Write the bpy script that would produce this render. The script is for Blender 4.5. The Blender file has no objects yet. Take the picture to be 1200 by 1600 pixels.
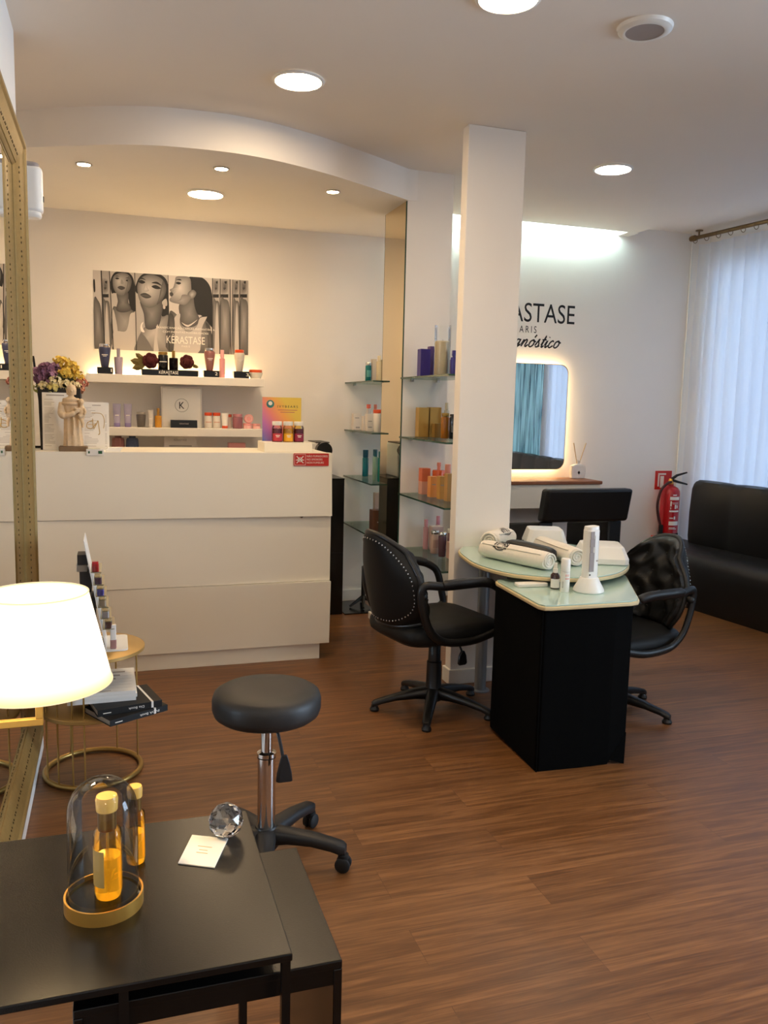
import bpy, bmesh, math, random
from mathutils import Vector, Matrix
random.seed(7)
SC = bpy.context.scene
COL = SC.collection
PI = math.pi
rad = math.radians

# ------------------------------------------------------------------ materials
def lin(c):
    c = c / 255.0
    return c / 12.92 if c <= 0.04045 else ((c + 0.055) / 1.055) ** 2.4
def rgb(c): return (lin(c[0]), lin(c[1]), lin(c[2]), 1)
MATS = {}
def mat(name, c, rough=.5, metal=0, noise=.0, nscale=30, bump=0, bscale=300, emit=None, es=0, trans=0, ior=1.45, coat=0, alpha=1, spec=.5):
    if name in MATS: return MATS[name]
    m = bpy.data.materials.new(name); m.use_nodes = True; MATS[name] = m
    nt = m.node_tree; b = nt.nodes['Principled BSDF']; L = nt.links
    b.inputs['Base Color'].default_value = rgb(c)
    b.inputs['Roughness'].default_value = rough
    b.inputs['Metallic'].default_value = metal
    b.inputs['IOR'].default_value = ior
    b.inputs['Transmission Weight'].default_value = trans
    b.inputs['Coat Weight'].default_value = coat
    b.inputs['Alpha'].default_value = alpha
    b.inputs['Specular IOR Level'].default_value = spec
    if emit:
        b.inputs['Emission Color'].default_value = rgb(emit); b.inputs['Emission Strength'].default_value = es
    tc = nt.nodes.new('ShaderNodeTexCoord')
    n = nt.nodes.new('ShaderNodeTexNoise'); n.inputs['Scale'].default_value = nscale; n.inputs['Detail'].default_value = 3
    L.new(tc.outputs['Object'], n.inputs['Vector'])
    if noise:
        mx = nt.nodes.new('ShaderNodeMix'); mx.data_type = 'RGBA'
        k = 1 - noise
        mx.inputs['A'].default_value = (lin(c[0]) * k, lin(c[1]) * k, lin(c[2]) * k, 1)
        k = min(1 + noise, 1.25)
        mx.inputs['B'].default_value = (min(1, lin(c[0]) * k), min(1, lin(c[1]) * k), min(1, lin(c[2]) * k), 1)
        L.new(n.outputs['Fac'], mx.inputs['Factor']); L.new(mx.outputs['Result'], b.inputs['Base Color'])
    if bump:
        n2 = nt.nodes.new('ShaderNodeTexNoise'); n2.inputs['Scale'].default_value = bscale; n2.inputs['Detail'].default_value = 2
        L.new(tc.outputs['Object'], n2.inputs['Vector'])
        bp = nt.nodes.new('ShaderNodeBump'); bp.inputs['Strength'].default_value = bump; bp.inputs['Distance'].default_value = .002
        L.new(n2.outputs['Fac'], bp.inputs['Height']); L.new(bp.outputs['Normal'], b.inputs['Normal'])
    return m

def thin_glass(name, tint=(255, 255, 255), refl=1.0):
    m = bpy.data.materials.new(name); m.use_nodes = True; nt = m.node_tree; L = nt.links
    nt.nodes.remove(nt.nodes['Principled BSDF']); out = nt.nodes['Material Output']
    t = nt.nodes.new('ShaderNodeBsdfTransparent'); t.inputs[0].default_value = rgb(tint)
    g = nt.nodes.new('ShaderNodeBsdfGlossy'); g.inputs['Roughness'].default_value = .02
    f = nt.nodes.new('ShaderNodeFresnel'); f.inputs['IOR'].default_value = 1.45
    mu = nt.nodes.new('ShaderNodeMath'); mu.operation = 'MULTIPLY'; mu.inputs[1].default_value = refl; mu.use_clamp = True
    L.new(f.outputs[0], mu.inputs[0])
    x = nt.nodes.new('ShaderNodeMixShader'); L.new(mu.outputs[0], x.inputs[0]); L.new(t.outputs[0], x.inputs[1]); L.new(g.outputs[0], x.inputs[2])
    L.new(x.outputs[0], out.inputs[0]); MATS[name] = m
    return m

def emis(name, c, s):
    m = bpy.data.materials.new(name); m.use_nodes = True; nt = m.node_tree
    nt.nodes.remove(nt.nodes['Principled BSDF'])
    e = nt.nodes.new('ShaderNodeEmission'); e.inputs[0].default_value = rgb(c); e.inputs[1].default_value = s
    nt.links.new(e.outputs[0], nt.nodes['Material Output'].inputs[0]); MATS[name] = m
    return m

M = MATS
WARM = (255, 208, 152)
mat('wall_paint', (244, 239, 232), .75, noise=.02, nscale=3, bump=.05, bscale=120)
mat('ceiling_paint', (236, 228, 218), .85, noise=.02, nscale=2)
mat('white_lacquer', (240, 234, 218), .38, noise=.015, nscale=2)
mat('white_trim', (238, 236, 230), .45, noise=.01)
mat('shelf_white', (238, 232, 222), .5, noise=.01)
mat('leather', (17, 17, 17), .42, noise=.15, nscale=12, bump=.25, bscale=260)
mat('leather_soft', (24, 24, 23), .42, noise=.15, nscale=12, bump=.3, bscale=200)
mat('leather_matt', (19, 19, 18), .55, noise=.1, nscale=9, bump=.2, bscale=260, spec=.3)
mat('black_plastic', (14, 14, 14), .42, noise=.1)
mat('black_soft_plastic', (24, 25, 27), .48, noise=.1)
mat('stool_leather', (38, 37, 36), .5, noise=.06, nscale=8, bump=.15, bscale=300)
mat('black_cloth', (3, 3, 3), .95, noise=.3, nscale=60, bump=.3, bscale=500, spec=.1)
mat('black_metal', (12, 11, 10), .27, noise=.12, nscale=14, bump=.10, bscale=420, spec=.32)
mat('black_gloss', (8, 8, 8), .2, noise=.1)
mat('chrome', (215, 212, 208), .1, 1, noise=.02)
mat('nickel', (190, 190, 188), .25, 1, noise=.03)
mat('steel_grey', (150, 156, 160), .35, .6, noise=.03)
mat('brass', (222, 172, 84), .3, .75, noise=.05, nscale=20)
mat('gold_satin', (172, 138, 76), .38, .85, noise=.05, nscale=20)
mat('gold_top', (186, 150, 88), .45, .45, noise=.04, nscale=8)
mat('rod_bronze', (120, 98, 66), .35, .7, noise=.05)
mat('antique_gold', (146, 120, 70), .45, .35, noise=.16, nscale=60, bump=.3, bscale=180)
mat('bronze_collar', (128, 98, 52), .3, .8, noise=.05)
mat('gold_dark', (74, 56, 28), .6, .3, noise=.2)
mat('paper', (240, 238, 232), .7, noise=.01)
mat('paper_ink', (60, 58, 56), .8, noise=.02)
mat('paper_grey', (168, 160, 152), .8, noise=.02)
mat('gold_ink', (192, 160, 92), .6, noise=.05)
mat('ink_black', (10, 10, 10), .6, noise=.02)
mat('ink_white', (240, 235, 225), .6, noise=.02)
mat('towel', (240, 234, 222), .95, noise=.06, nscale=90, bump=1, bscale=420, spec=.1)
mat('white_plastic', (236, 234, 228), .3, noise=.01)
mat('grey_plastic', (150, 140, 136), .45, noise=.04)
mat('grey_dark', (70, 66, 64), .5, noise=.05)
mat('ext_red', (176, 16, 22), .28, noise=.04, coat=.4)
mat('sign_red', (196, 40, 30), .5, noise=.03)
mat('rubber', (12, 12, 12), .7, noise=.1)
mat('rubber_red', (60, 20, 20), .55, noise=.1)
mat('stone', (214, 190, 156), .8, noise=.2, nscale=50, bump=.4, bscale=120)
mat('stone_base', (120, 98, 74), .7, noise=.2, nscale=50)
mat('reed', (196, 164, 118), .8, noise=.1)
mat('tinted_oil', (255, 216, 96), .05, trans=.9, ior=1.36, noise=.02, emit=(255, 196, 60), es=.08)  # faint yellow glow put into the oil itself
mat('clear_plastic', (255, 236, 190), .12, trans=.75, ior=1.3, noise=.01)
mat('amber_cap', (255, 206, 110), .25, trans=.35, noise=.02)
mat('crystal', (255, 255, 255), 0, trans=1, ior=1.55)
mat('mirror', (246, 246, 244), .0, 1)
mat('mirror_warm_tint', (232, 214, 178), .0, 1)  # beige of the reflected warm wall put into the glass colour
mat('wood_top', (146, 92, 60), .4, noise=.3, nscale=25)
mat('shade_rim', (250, 240, 220), .8, noise=.01)
thin_glass('clear_glass', (252, 253, 252), .8)
thin_glass('amber_glass', (255, 232, 178), .9)
thin_glass('shelf_glass', (228, 240, 235), .55)
mat('glass_edge', (52, 84, 74), .15, noise=.1)
mat('frost_glass', (178, 206, 196), .12, noise=.02, nscale=4, coat=.5)
mat('beige_edge', (208, 190, 146), .45, noise=.02)
emis('lamp_disc', (255, 222, 178), 42)
emis('lamp_disc_neutral', (255, 240, 222), 26)
emis('spot_disc', (255, 214, 160), 60)
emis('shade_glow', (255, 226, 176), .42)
emis('bulb', (255, 214, 150), 160)
emis('cove_led', (205, 242, 246), 22)
emis('led_warm', (255, 212, 142), 8)
emis('led_mirror', (255, 218, 160), 12)

def floor_mat():
    m = bpy.data.materials.new('wood_floor'); m.use_nodes = True; nt = m.node_tree; L = nt.links; N = nt.nodes
    b = N['Principled BSDF']
    tc = N.new('ShaderNodeTexCoord')
    br = N.new('ShaderNodeTexBrick'); br.offset = .37; br.inputs['Scale'].default_value = 1
    br.inputs['Brick Width'].default_value = 1.25; br.inputs['Row Height'].default_value = .16
    br.inputs['Mortar Size'].default_value = .0010; br.inputs['Mortar Smooth'].default_value = .3
    br.inputs['Color1'].default_value = (.0, .0, .0, 1); br.inputs['Color2'].default_value = (1, 1, 1, 1); br.inputs['Mortar'].default_value = (.3, .3, .3, 1)
    L.new(tc.outputs['Object'], br.inputs['Vector'])
    mp = N.new('ShaderNodeMapping'); mp.inputs['Scale'].default_value = (1.6, 32, 1); L.new(tc.outputs['Object'], mp.inputs['Vector'])
    off = N.new('ShaderNodeVectorMath'); off.operation = 'MULTIPLY_ADD'; off.inputs[1].default_value = (7, 13, 3)
    L.new(br.outputs['Color'], off.inputs[0]); L.new(mp.outputs[0], off.inputs[2])
    n1 = N.new('ShaderNodeTexNoise'); n1.inputs['Scale'].default_value = 1.3; n1.inputs['Detail'].default_value = 7; n1.inputs['Roughness'].default_value = .62; n1.inputs['Distortion'].default_value = .8
    L.new(off.outputs[0], n1.inputs['Vector'])
    mp2 = N.new('ShaderNodeMapping'); mp2.inputs['Scale'].default_value = (5, 120, 1); L.new(tc.outputs['Object'], mp2.inputs['Vector'])
    n2 = N.new('ShaderNodeTexNoise'); n2.inputs['Scale'].default_value = 1.6; n2.inputs['Detail'].default_value = 4
    L.new(mp2.outputs[0], n2.inputs['Vector'])
    add = N.new('ShaderNodeMath'); add.operation = 'MULTIPLY_ADD'; add.inputs[1].default_value = .35; L.new(n2.outputs['Fac'], add.inputs[0]); L.new(n1.outputs['Fac'], add.inputs[2])
    sb = N.new('ShaderNodeMath'); sb.operation = 'MULTIPLY_ADD'; sb.inputs[1].default_value = .09; L.new(br.outputs['Color'], sb.inputs[0]); L.new(add.outputs[0], sb.inputs[2])
    rp = N.new('ShaderNodeValToRGB'); e = rp.color_ramp.elements
    e[0].position = .42; e[0].color = rgb((80, 49, 26)); e[1].position = .95; e[1].color = rgb((144, 98, 58))
    k = e.new(.66); k.color = rgb((106, 69, 38))
    L.new(sb.outputs[0], rp.inputs[0])
    mo = N.new('ShaderNodeMix'); mo.data_type = 'RGBA'; mo.inputs['B'].default_value = rgb((62, 36, 22))
    ml = N.new('ShaderNodeMath'); ml.operation = 'MULTIPLY'; ml.inputs[1].default_value = .35; L.new(br.outputs['Fac'], ml.inputs[0])
    L.new(ml.outputs[0], mo.inputs['Factor']); L.new(rp.outputs[0], mo.inputs['A']); L.new(mo.outputs['Result'], b.inputs['Base Color'])
    rr = N.new('ShaderNodeMapRange'); rr.inputs['To Min'].default_value = .3; rr.inputs['To Max'].default_value = .46
    L.new(n1.outputs['Fac'], rr.inputs['Value']); L.new(rr.outputs[0], b.inputs['Roughness'])
    bp = N.new('ShaderNodeBump'); bp.inputs['Strength'].default_value = .12; bp.inputs['Distance'].default_value = .002
    L.new(n2.outputs['Fac'], bp.inputs['Height']); L.new(bp.outputs[0], b.inputs['Normal'])
    b.inputs['Specular IOR Level'].default_value = .4
    MATS['wood_floor'] = m
floor_mat()

def curtain_mat():
    m = bpy.data.materials.new('sheer_curtain'); m.use_nodes = True; nt = m.node_tree; L = nt.links; N = nt.nodes
    N.remove(N['Principled BSDF'])
    tc = N.new('ShaderNodeTexCoord'); mp = N.new('ShaderNodeMapping'); mp.inputs['Scale'].default_value = (3, 3, .25); L.new(tc.outputs['Object'], mp.inputs[0])
    n = N.new('ShaderNodeTexNoise'); n.inputs['Scale'].default_value = 6; L.new(mp.outputs[0], n.inputs['Vector'])
    rp = N.new('ShaderNodeValToRGB'); rp.color_ramp.elements[0].color = rgb((226, 230, 240)); rp.color_ramp.elements[1].color = rgb((246, 248, 252)); L.new(n.outputs['Fac'], rp.inputs[0])
    d = N.new('ShaderNodeBsdfDiffuse'); t = N.new('ShaderNodeBsdfTranslucent')
    L.new(rp.outputs[0], d.inputs[0]); L.new(rp.outputs[0], t.inputs[0])
    x = N.new('ShaderNodeMixShader'); x.inputs[0].default_value = .6; L.new(d.outputs[0], x.inputs[1]); L.new(t.outputs[0], x.inputs[2])
    L.new(x.outputs[0], N['Material Output'].inputs[0]); MATS['sheer_curtain'] = m
curtain_mat()

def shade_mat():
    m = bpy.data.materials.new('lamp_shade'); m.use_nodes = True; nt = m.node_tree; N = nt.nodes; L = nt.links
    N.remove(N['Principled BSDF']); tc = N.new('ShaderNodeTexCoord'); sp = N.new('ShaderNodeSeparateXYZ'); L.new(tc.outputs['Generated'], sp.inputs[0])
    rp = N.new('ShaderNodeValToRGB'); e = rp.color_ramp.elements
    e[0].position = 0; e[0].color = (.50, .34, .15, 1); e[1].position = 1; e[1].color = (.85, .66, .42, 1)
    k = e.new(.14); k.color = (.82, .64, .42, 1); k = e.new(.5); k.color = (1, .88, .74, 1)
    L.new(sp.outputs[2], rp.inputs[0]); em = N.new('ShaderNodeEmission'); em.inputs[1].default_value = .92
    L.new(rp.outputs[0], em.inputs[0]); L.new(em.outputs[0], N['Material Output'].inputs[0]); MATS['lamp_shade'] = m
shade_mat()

def attr_mat():
    m = bpy.data.materials.new('printed_photo'); m.use_nodes = True; nt = m.node_tree
    a = nt.nodes.new('ShaderNodeAttribute'); a.attribute_name = 'Col'
    b = nt.nodes['Principled BSDF']; nt.links.new(a.outputs['Color'], b.inputs['Base Color']); b.inputs['Roughness'].default_value = .6
    MATS['printed_photo'] = m
attr_mat()

def grad_mat(name, stops, horiz=True):
    m = bpy.data.materials.new(name); m.use_nodes = True; nt = m.node_tree; N = nt.nodes; L = nt.links
    b = N['Principled BSDF']; b.inputs['Roughness'].default_value = .5
    tc = N.new('ShaderNodeTexCoord'); mp = N.new('ShaderNodeMapping'); mp.inputs['Rotation'].default_value = (0, rad(38), 0)
    L.new(tc.outputs['Generated'], mp.inputs[0])
    g = N.new('ShaderNodeTexGradient'); L.new(mp.outputs[0], g.inputs[0])
    rp = N.new('ShaderNodeValToRGB'); cr = rp.color_ramp
    for i, (p, c) in enumerate(stops):
        k = cr.elements[i] if i < 2 else cr.elements.new(p)
        k.position = p; k.color = rgb(c)
    L.new(g.outputs[0], rp.inputs[0]); L.new(rp.outputs[0], b.inputs['Base Color']); MATS[name] = m
grad_mat('rainbow_card', [(0, (70, 110, 190)), (1.0, (236, 206, 90)), (.3, (196, 120, 190)), (.55, (238, 140, 130)), (.8, (244, 176, 90))])

def teal_glass():
    m = mat('teal_glass', (64, 120, 132), .18, trans=.25, coat=.5); nt = m.node_tree; N = nt.nodes; L = nt.links
    tc = N.new('ShaderNodeTexCoord'); mp = N.new('ShaderNodeMapping'); mp.inputs['Scale'].default_value = (16, 16, .7); L.new(tc.outputs['Object'], mp.inputs[0])
    n = N.new('ShaderNodeTexNoise'); n.inputs['Scale'].default_value = 2.2; n.inputs['Detail'].default_value = 4; L.new(mp.outputs[0], n.inputs['Vector'])
    rp = N.new('ShaderNodeValToRGB'); rp.color_ramp.elements[0].position = .35; rp.color_ramp.elements[0].color = rgb((24, 62, 74)); rp.color_ramp.elements[1].position = .7; rp.color_ramp.elements[1].color = rgb((140, 186, 190)); L.new(n.outputs['Fac'], rp.inputs[0])
    b = N['Principled BSDF']; L.new(rp.outputs[0], b.inputs['Base Color']); L.new(rp.outputs[0], b.inputs['Emission Color']); b.inputs['Emission Strength'].default_value = .10
teal_glass()

# ------------------------------------------------------------------ mesh builder
class MB:
    def __init__(s): s.v = []; s.f = []; s.mi = []; s.cur = 0
    def add(s, vs, fs):
        b = len(s.v); s.v += [Vector(p) for p in vs]
        for f in fs: s.f.append(tuple(b + i for i in f)); s.mi.append(s.cur)
        return s
    def box(s, c, d, rot=None):
        x, y, z = d[0] / 2, d[1] / 2, d[2] / 2
        P = [Vector((i * x, j * y, k * z)) for i in (-1, 1) for j in (-1, 1) for k in (-1, 1)]
        if rot is not None: P = [rot @ p for p in P]
        s.add([p + Vector(c) for p in P], [(0, 1, 3, 2), (4, 6, 7, 5), (0, 4, 5, 1), (2, 3, 7, 6), (0, 2, 6, 4), (1, 5, 7, 3)]); return s
    def bx(s, x0, x1, y0, y1, z0, z1): return s.box(((x0 + x1) / 2, (y0 + y1) / 2, (z0 + z1) / 2), (x1 - x0, y1 - y0, z1 - z0))
    def lathe(s, prof, c=(0, 0, 0), n=28, rot=None, sx=1, sy=1, cap=True):
        rings = []
        for r, z in prof:
            rings.append([Vector((r * sx * math.cos(2 * PI * i / n), r * sy * math.sin(2 * PI * i / n), z)) for i in range(n)])
        if rot is not None: rings = [[rot @ p for p in R] for R in rings]
        return s.loft([[p + Vector(c) for p in R] for R in rings], cap)
    def loft(s, rings, cap=True):
        n = len(rings[0]); fs = []; vs = [p for R in rings for p in R]
        for k in range(len(rings) - 1):
            for i in range(n):
                j = (i + 1) % n; fs.append((k * n + i, k * n + j, (k + 1) * n + j, (k + 1) * n + i))
        if cap:
            fs.append(tuple(range(n - 1, -1, -1))); fs.append(tuple((len(rings) - 1) * n + i for i in range(n)))
        s.add(vs, fs); return s
    def tube(s, path, r, n=10, closed=False, flat=1.0, cap=True, up=None):
        path = [Vector(p) for p in path]; m = len(path); rings = []
        R = r if isinstance(r, (list, tuple)) else [r] * m
        prev = None
        for i in range(m):
            a = path[i - 1] if (i > 0 or closed) else path[i]; b = path[(i + 1) % m] if (i < m - 1 or closed) else path[i]
            t = (b - a).normalized()
            if prev is None:
                u = Vector(up) if up else (Vector((0, 0, 1)) if abs(t.z) < .9 else Vector((1, 0, 0)))
            else: u = prev
            u = (u - t * u.dot(t)).normalized(); prev = u; w = t.cross(u)
            rings.append([path[i] + u * math.cos(2 * PI * k / n) * R[i] + w * math.sin(2 * PI * k / n) * R[i] * flat for k in range(n)])
        if closed:
            b0 = len(rings); nn = n; fs = []
            for k in range(b0):
                k2 = (k + 1) % b0
                for i in range(nn): fs.append((k * nn + i, k * nn + (i + 1) % nn, k2 * nn + (i + 1) % nn, k2 * nn + i))
            s.add([p for q in rings for p in q], fs); return s
        return s.loft(rings, cap)
    def prism(s, out, z0, z1):
        n = len(out)
        s.add([(x, y, z0) for x, y in out] + [(x, y, z1) for x, y in out],
              [tuple(range(n - 1, -1, -1)), tuple(range(n, 2 * n))] + [(i, (i + 1) % n, n + (i + 1) % n, n + i) for i in range(n)]); return s
    def ball(s, c, r, n=16, m=10, sc=(1, 1, 1)):
        prof = [(max(1e-4, r * math.sin(PI * k / m)), -r * math.cos(PI * k / m)) for k in range(m + 1)]
        rings = [[Vector((R * math.cos(2 * PI * i / n) * sc[0], R * math.sin(2 * PI * i / n) * sc[1], z * sc[2])) + Vector(c) for i in range(n)] for R, z in prof]
        return s.loft(rings)
    def torus(s, c, R, r, n=48, k=10, rot=None, sy=1):
        p = [Vector((R * math.cos(2 * PI * i / n), R * sy * math.sin(2 * PI * i / n), 0)) for i in range(n)]
        if rot is not None: p = [rot @ q for q in p]
        return s.tube([q + Vector(c) for q in p], r, k, closed=True)
    def use(s, i): s.cur = i; return s
    def xf(s, mtx, start=0):
        for i in range(start, len(s.v)): s.v[i] = mtx @ s.v[i]
        return s
    def build(s, name, mats, parent=None, smooth=40, bevel=0, seg=2, sub=0, loc=None, solid=0):
        me = bpy.data.meshes.new(name); me.from_pydata([tuple(p) for p in s.v], [], s.f)
        if not isinstance(mats, (list, tuple)): mats = [mats]
        for q in mats: me.materials.append(M[q] if isinstance(q, str) else q)
        for p, i in zip(me.polygons, s.mi): p.material_index = i
        bm = bmesh.new(); bm.from_mesh(me); bmesh.ops.recalc_face_normals(bm, faces=bm.faces); bm.to_mesh(me); bm.free()
        if smooth:
            for p in me.polygons: p.use_smooth = True
            me.set_sharp_from_angle(angle=rad(smooth))
        o = bpy.data.objects.new(name, me); COL.objects.link(o)
        if parent is not None: o.parent = parent
        if loc: o.location = loc
        if solid:
            d = o.modifiers.new('Solidify', 'SOLIDIFY'); d.thickness = solid; d.offset = 0
        if bevel:
            d = o.modifiers.new('Bevel', 'BEVEL'); d.width = bevel; d.segments = seg; d.limit_method = 'ANGLE'; d.angle_limit = rad(40)
            d.harden_normals = False
        if sub:
            d = o.modifiers.new('Subd', 'SUBSURF'); d.levels = sub; d.render_levels = sub
        return o

def thing(name, label, cat, loc=(0, 0, 0), rz=0, group=None):
    o = bpy.data.objects.new(name, None); COL.objects.link(o); o.empty_display_size = .1
    o.location = loc; o.rotation_euler = (0, 0, rad(rz)); o['label'] = label; o['category'] = cat
    if group: o['group'] = group
    return o
def tag(o, label, cat, group=None):
    o['label'] = label; o['category'] = cat
    if group: o['group'] = group
    return o
def struct(o): o['kind'] = 'structure'; return o
def dup(root, loc, rz=None, label=None):
    r = root.copy(); COL.objects.link(r); r.location = loc
    if rz is not None: r.rotation_euler = (0, 0, rad(rz))
    if label: r['label'] = label
    for ch in list(root.children):
        c = ch.copy(); COL.objects.link(c); c.parent = r
        for g in list(ch.children):
            d = g.copy(); COL.objects.link(d); d.parent = c
    return r
def rotm(rx=0, ry=0, rz=0):
    return (Matrix.Rotation(rad(rz), 3, 'Z') @ Matrix.Rotation(rad(ry), 3, 'Y') @ Matrix.Rotation(rad(rx), 3, 'X'))
def smoothp(pts, k=4, closed=False):
    P = [Vector(p) for p in pts]; n = len(P); out = []
    for i in range(n if closed else n - 1):
        p0 = P[(i - 1) % n] if (closed or i > 0) else P[0]; p1 = P[i]; p2 = P[(i + 1) % n]; p3 = P[(i + 2) % n] if (closed or i + 2 < n) else P[-1]
        for j in range(k):
            t = j / k
            out.append(.5 * ((2 * p1) + (p2 - p0) * t + (2 * p0 - 5 * p1 + 4 * p2 - p3) * t * t + (3 * p1 - p0 - 3 * p2 + p3) * t ** 3))
    if not closed: out.append(P[-1])
    return out
def rrect(w, d, r, n=5, cx=0, cy=0):
    out = []
    for sx, sy, a in ((1, 1, 0), (-1, 1, 90), (-1, -1, 180), (1, -1, 270)):
        for k in range(n + 1):
            t = rad(a + 90 * k / n); out.append((cx + sx * (w / 2 - r) + r * math.cos(t), cy + sy * (d / 2 - r) + r * math.sin(t)))
    return out

# text as flat mesh; fm = 3x3 frame (columns: right, up, normal), o = centre-bottom of baseline
_CAP = None
def _txt(s, shear=0, space=1.0):
    cu = bpy.data.curves.new('t', 'FONT'); cu.body = s; cu.size = 1; cu.resolution_u = 4; cu.shear = shear; cu.space_character = space
    ob = bpy.data.objects.new('t', cu); COL.objects.link(ob)
    dg = bpy.context.evaluated_depsgraph_get(); me = bpy.data.meshes.new_from_object(ob.evaluated_get(dg))
    bpy.data.objects.remove(ob); bpy.data.curves.remove(cu)
    return me
FRONT = Matrix(((1, 0, 0), (0, 0, -1), (0, 1, 0)))
def text(s, m, w, cap, org, fm=FRONT, parent=None, name='lettering', shear=0, space=1.0, cx=True):
    global _CAP
    if _CAP is None:
        h = _txt('H'); _CAP = max(v.co.y for v in h.vertices)
    me = _txt(s, shear, space); xs = [v.co.x for v in me.vertices]; x0, x1 = min(xs), max(xs)
    k = w / (x1 - x0); ky = cap / _CAP
    for v in me.vertices:
        p = Vector(((v.co.x - (x0 + x1) / 2 if cx else v.co.x - x0) * k, v.co.y * ky, 0))
        v.co = fm @ p + Vector(org)
    me.materials.clear(); me.materials.append(M[m])
    o = bpy.data.objects.new(name, me); COL.objects.link(o)
    if parent is not None: o.parent = parent
    return o
# ------------------------------------------------------------------ camera
def make_camera():
    yaw, pit, rol = rad(18.13), rad(7.30), rad(1.362)
    f = Vector((math.sin(yaw) * math.cos(pit), math.cos(yaw) * math.cos(pit), -math.sin(pit)))
    r = Vector((math.cos(yaw), -math.sin(yaw), 0)); u = r.cross(f)
    r2 = r * math.cos(rol) + u * math.sin(rol); u2 = -r * math.sin(rol) + u * math.cos(rol)
    cam = bpy.data.cameras.new('camera'); o = bpy.data.objects.new('camera', cam); COL.objects.link(o)
    R = Matrix((r2, u2, -f)).transposed().to_4x4(); R.translation = (0, 0, 1.5); o.matrix_world = R
    cam.sensor_fit = 'HORIZONTAL'; cam.sensor_width = 36; cam.lens = 1295 / 1200 * 36; cam.clip_start = .02
    SC.camera = o
make_camera()

CEIL = 2.915; SOF = 2.735; YB = 6.05; XL = -.345
# ------------------------------------------------------------------ room shell
struct(MB().bx(-1.6, 6.2, -2.6, 6.2, -.06, 0).build('floor', 'wood_floor', smooth=0))
struct(MB().bx(-1.6, 6.2, YB, YB + .12, 0, 3.25).build('wall_back', 'wall_paint', smooth=0))
struct(MB().bx(XL - .1, XL, -2.5, 3.73, 0, 3.0).build('wall_left', 'wall_paint', smooth=0))
struct(MB().bx(-1.6, XL - .1, 3.63, 3.73, 0, 3.0).bx(-1.6, -1.5, 3.73, YB, 0, 3.0).build('wall_reception', 'wall_paint', smooth=0))
struct(MB().bx(-.45, 6.2, -2.6, -2.5, 0, 3.1).build('wall_rear', 'wall_paint', smooth=0))
# ceiling slab with the recessed light slot along the back wall and a raised strip by the window
struct(MB().bx(-1.6, 4.0, -2.5, 5.90, CEIL, CEIL + .06).bx(3.96, 6.2, -2.5, YB, 2.99, 3.1)
       .bx(-1.6, 2.02, 5.90, YB, CEIL, CEIL + .06).bx(3.92, 4.02, 5.90, YB, CEIL, 3.1).bx(2.02, 3.96, 5.8, YB, 3.12, 3.2).bx(2.02, 3.96, 5.8, 5.83, CEIL + .06, 3.12)
       .build('ceiling', 'ceiling_paint', smooth=0))
# dropped reception ceiling with the curved front
arc = smoothp([(-1.5, 5.6), (-1.0, 5.08), (-.41, 4.69), (.09, 4.43), (.42, 4.365), (.72, 4.385), (1.05, 4.51), (1.38, 4.70), (1.712, 4.912)], 6)
out = [(p.x, p.y) for p in [Vector((q[0], q[1], 0)) for q in arc]] + [(2.02, 4.95), (2.02, YB), (-1.5, YB)]
struct(MB().prism(out, SOF, CEIL).build('ceiling_soffit', 'wall_paint', smooth=30))
# structural column at the shelves, free-standing pillar
struct(MB().bx(1.715, 2.012, 4.92, 5.33, 0, CEIL).build('wall_column', 'wall_paint', smooth=0))
struct(MB().bx(1.724, 2.045, 4.04, 4.115, 0, CEIL).build('wall_pillar', 'wall_paint', smooth=0, bevel=.004))
struct(MB().bx(1.712, 2.057, 4.028, 4.127, 0, .082).build('baseboard_pillar', 'white_trim', smooth=0, bevel=.004))
struct(MB().bx(1.70, 2.05, 4.895, 5.50, 0, .05).build('trim_plinth', 'white_trim', smooth=0, bevel=.004))
struct(MB().bx(-1.5, 1.55, YB - .014, YB, 0, .085).bx(1.55, 6.2, YB - .014, YB, 0, .085).build('baseboard_back', 'white_trim', smooth=0, bevel=.003))
struct(MB().bx(XL, XL + .035, -2.5, 3.70, 0, .10).build('baseboard_left', 'white_trim', smooth=0, bevel=.004))
struct(MB().tube([(4.643, YB - .008, .085), (4.643, YB - .008, 2.99)], .009, 8).build('trim_conduit', 'white_trim'))

# window wall: slightly oblique; wx(y) is the curtain line
def wx(y): return 4.645 + (5.987 - y) * .0996
WR = math.degrees(math.atan(.0996))           # rotates local +Y onto the curtain line
WM = Matrix.Translation((wx(5.987), 5.987, 0)) @ Matrix.Rotation(math.atan(.0996), 4, 'Z')   # local -Y runs towards the camera
mb = MB()
mb.bx(.18, .28, -.15, .12, 0, 3.05).bx(.18, .28, -8.6, -.15, 2.72, 3.05).bx(.18, .28, -8.6, -.15, 0, .12).bx(.18, .28, -8.6, -6.4, .12, 2.72).bx(.18, .28, -3.06, -2.98, .12, 2.72).bx(.18, .28, -4.62, -4.5, .12, 2.72)
struct(mb.xf(WM).build('wall_window', 'wall_paint', smooth=0))
g = MB().bx(.225, .235, -2.98, -.15, .12, 2.72)
w1 = struct(g.xf(WM).build('window_1', 'clear_glass', smooth=0))
fr = MB()
for y in (-2.98, -1.55, -.2): fr.bx(.2, .26, y, y + .05, .12, 2.72)
fr.bx(.2, .26, -2.98, -.15, .12, .17).bx(.2, .26, -2.98, -.15, 2.67, 2.72)
fr.xf(WM).build('window_frame', 'white_trim', w1, smooth=0)
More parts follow.
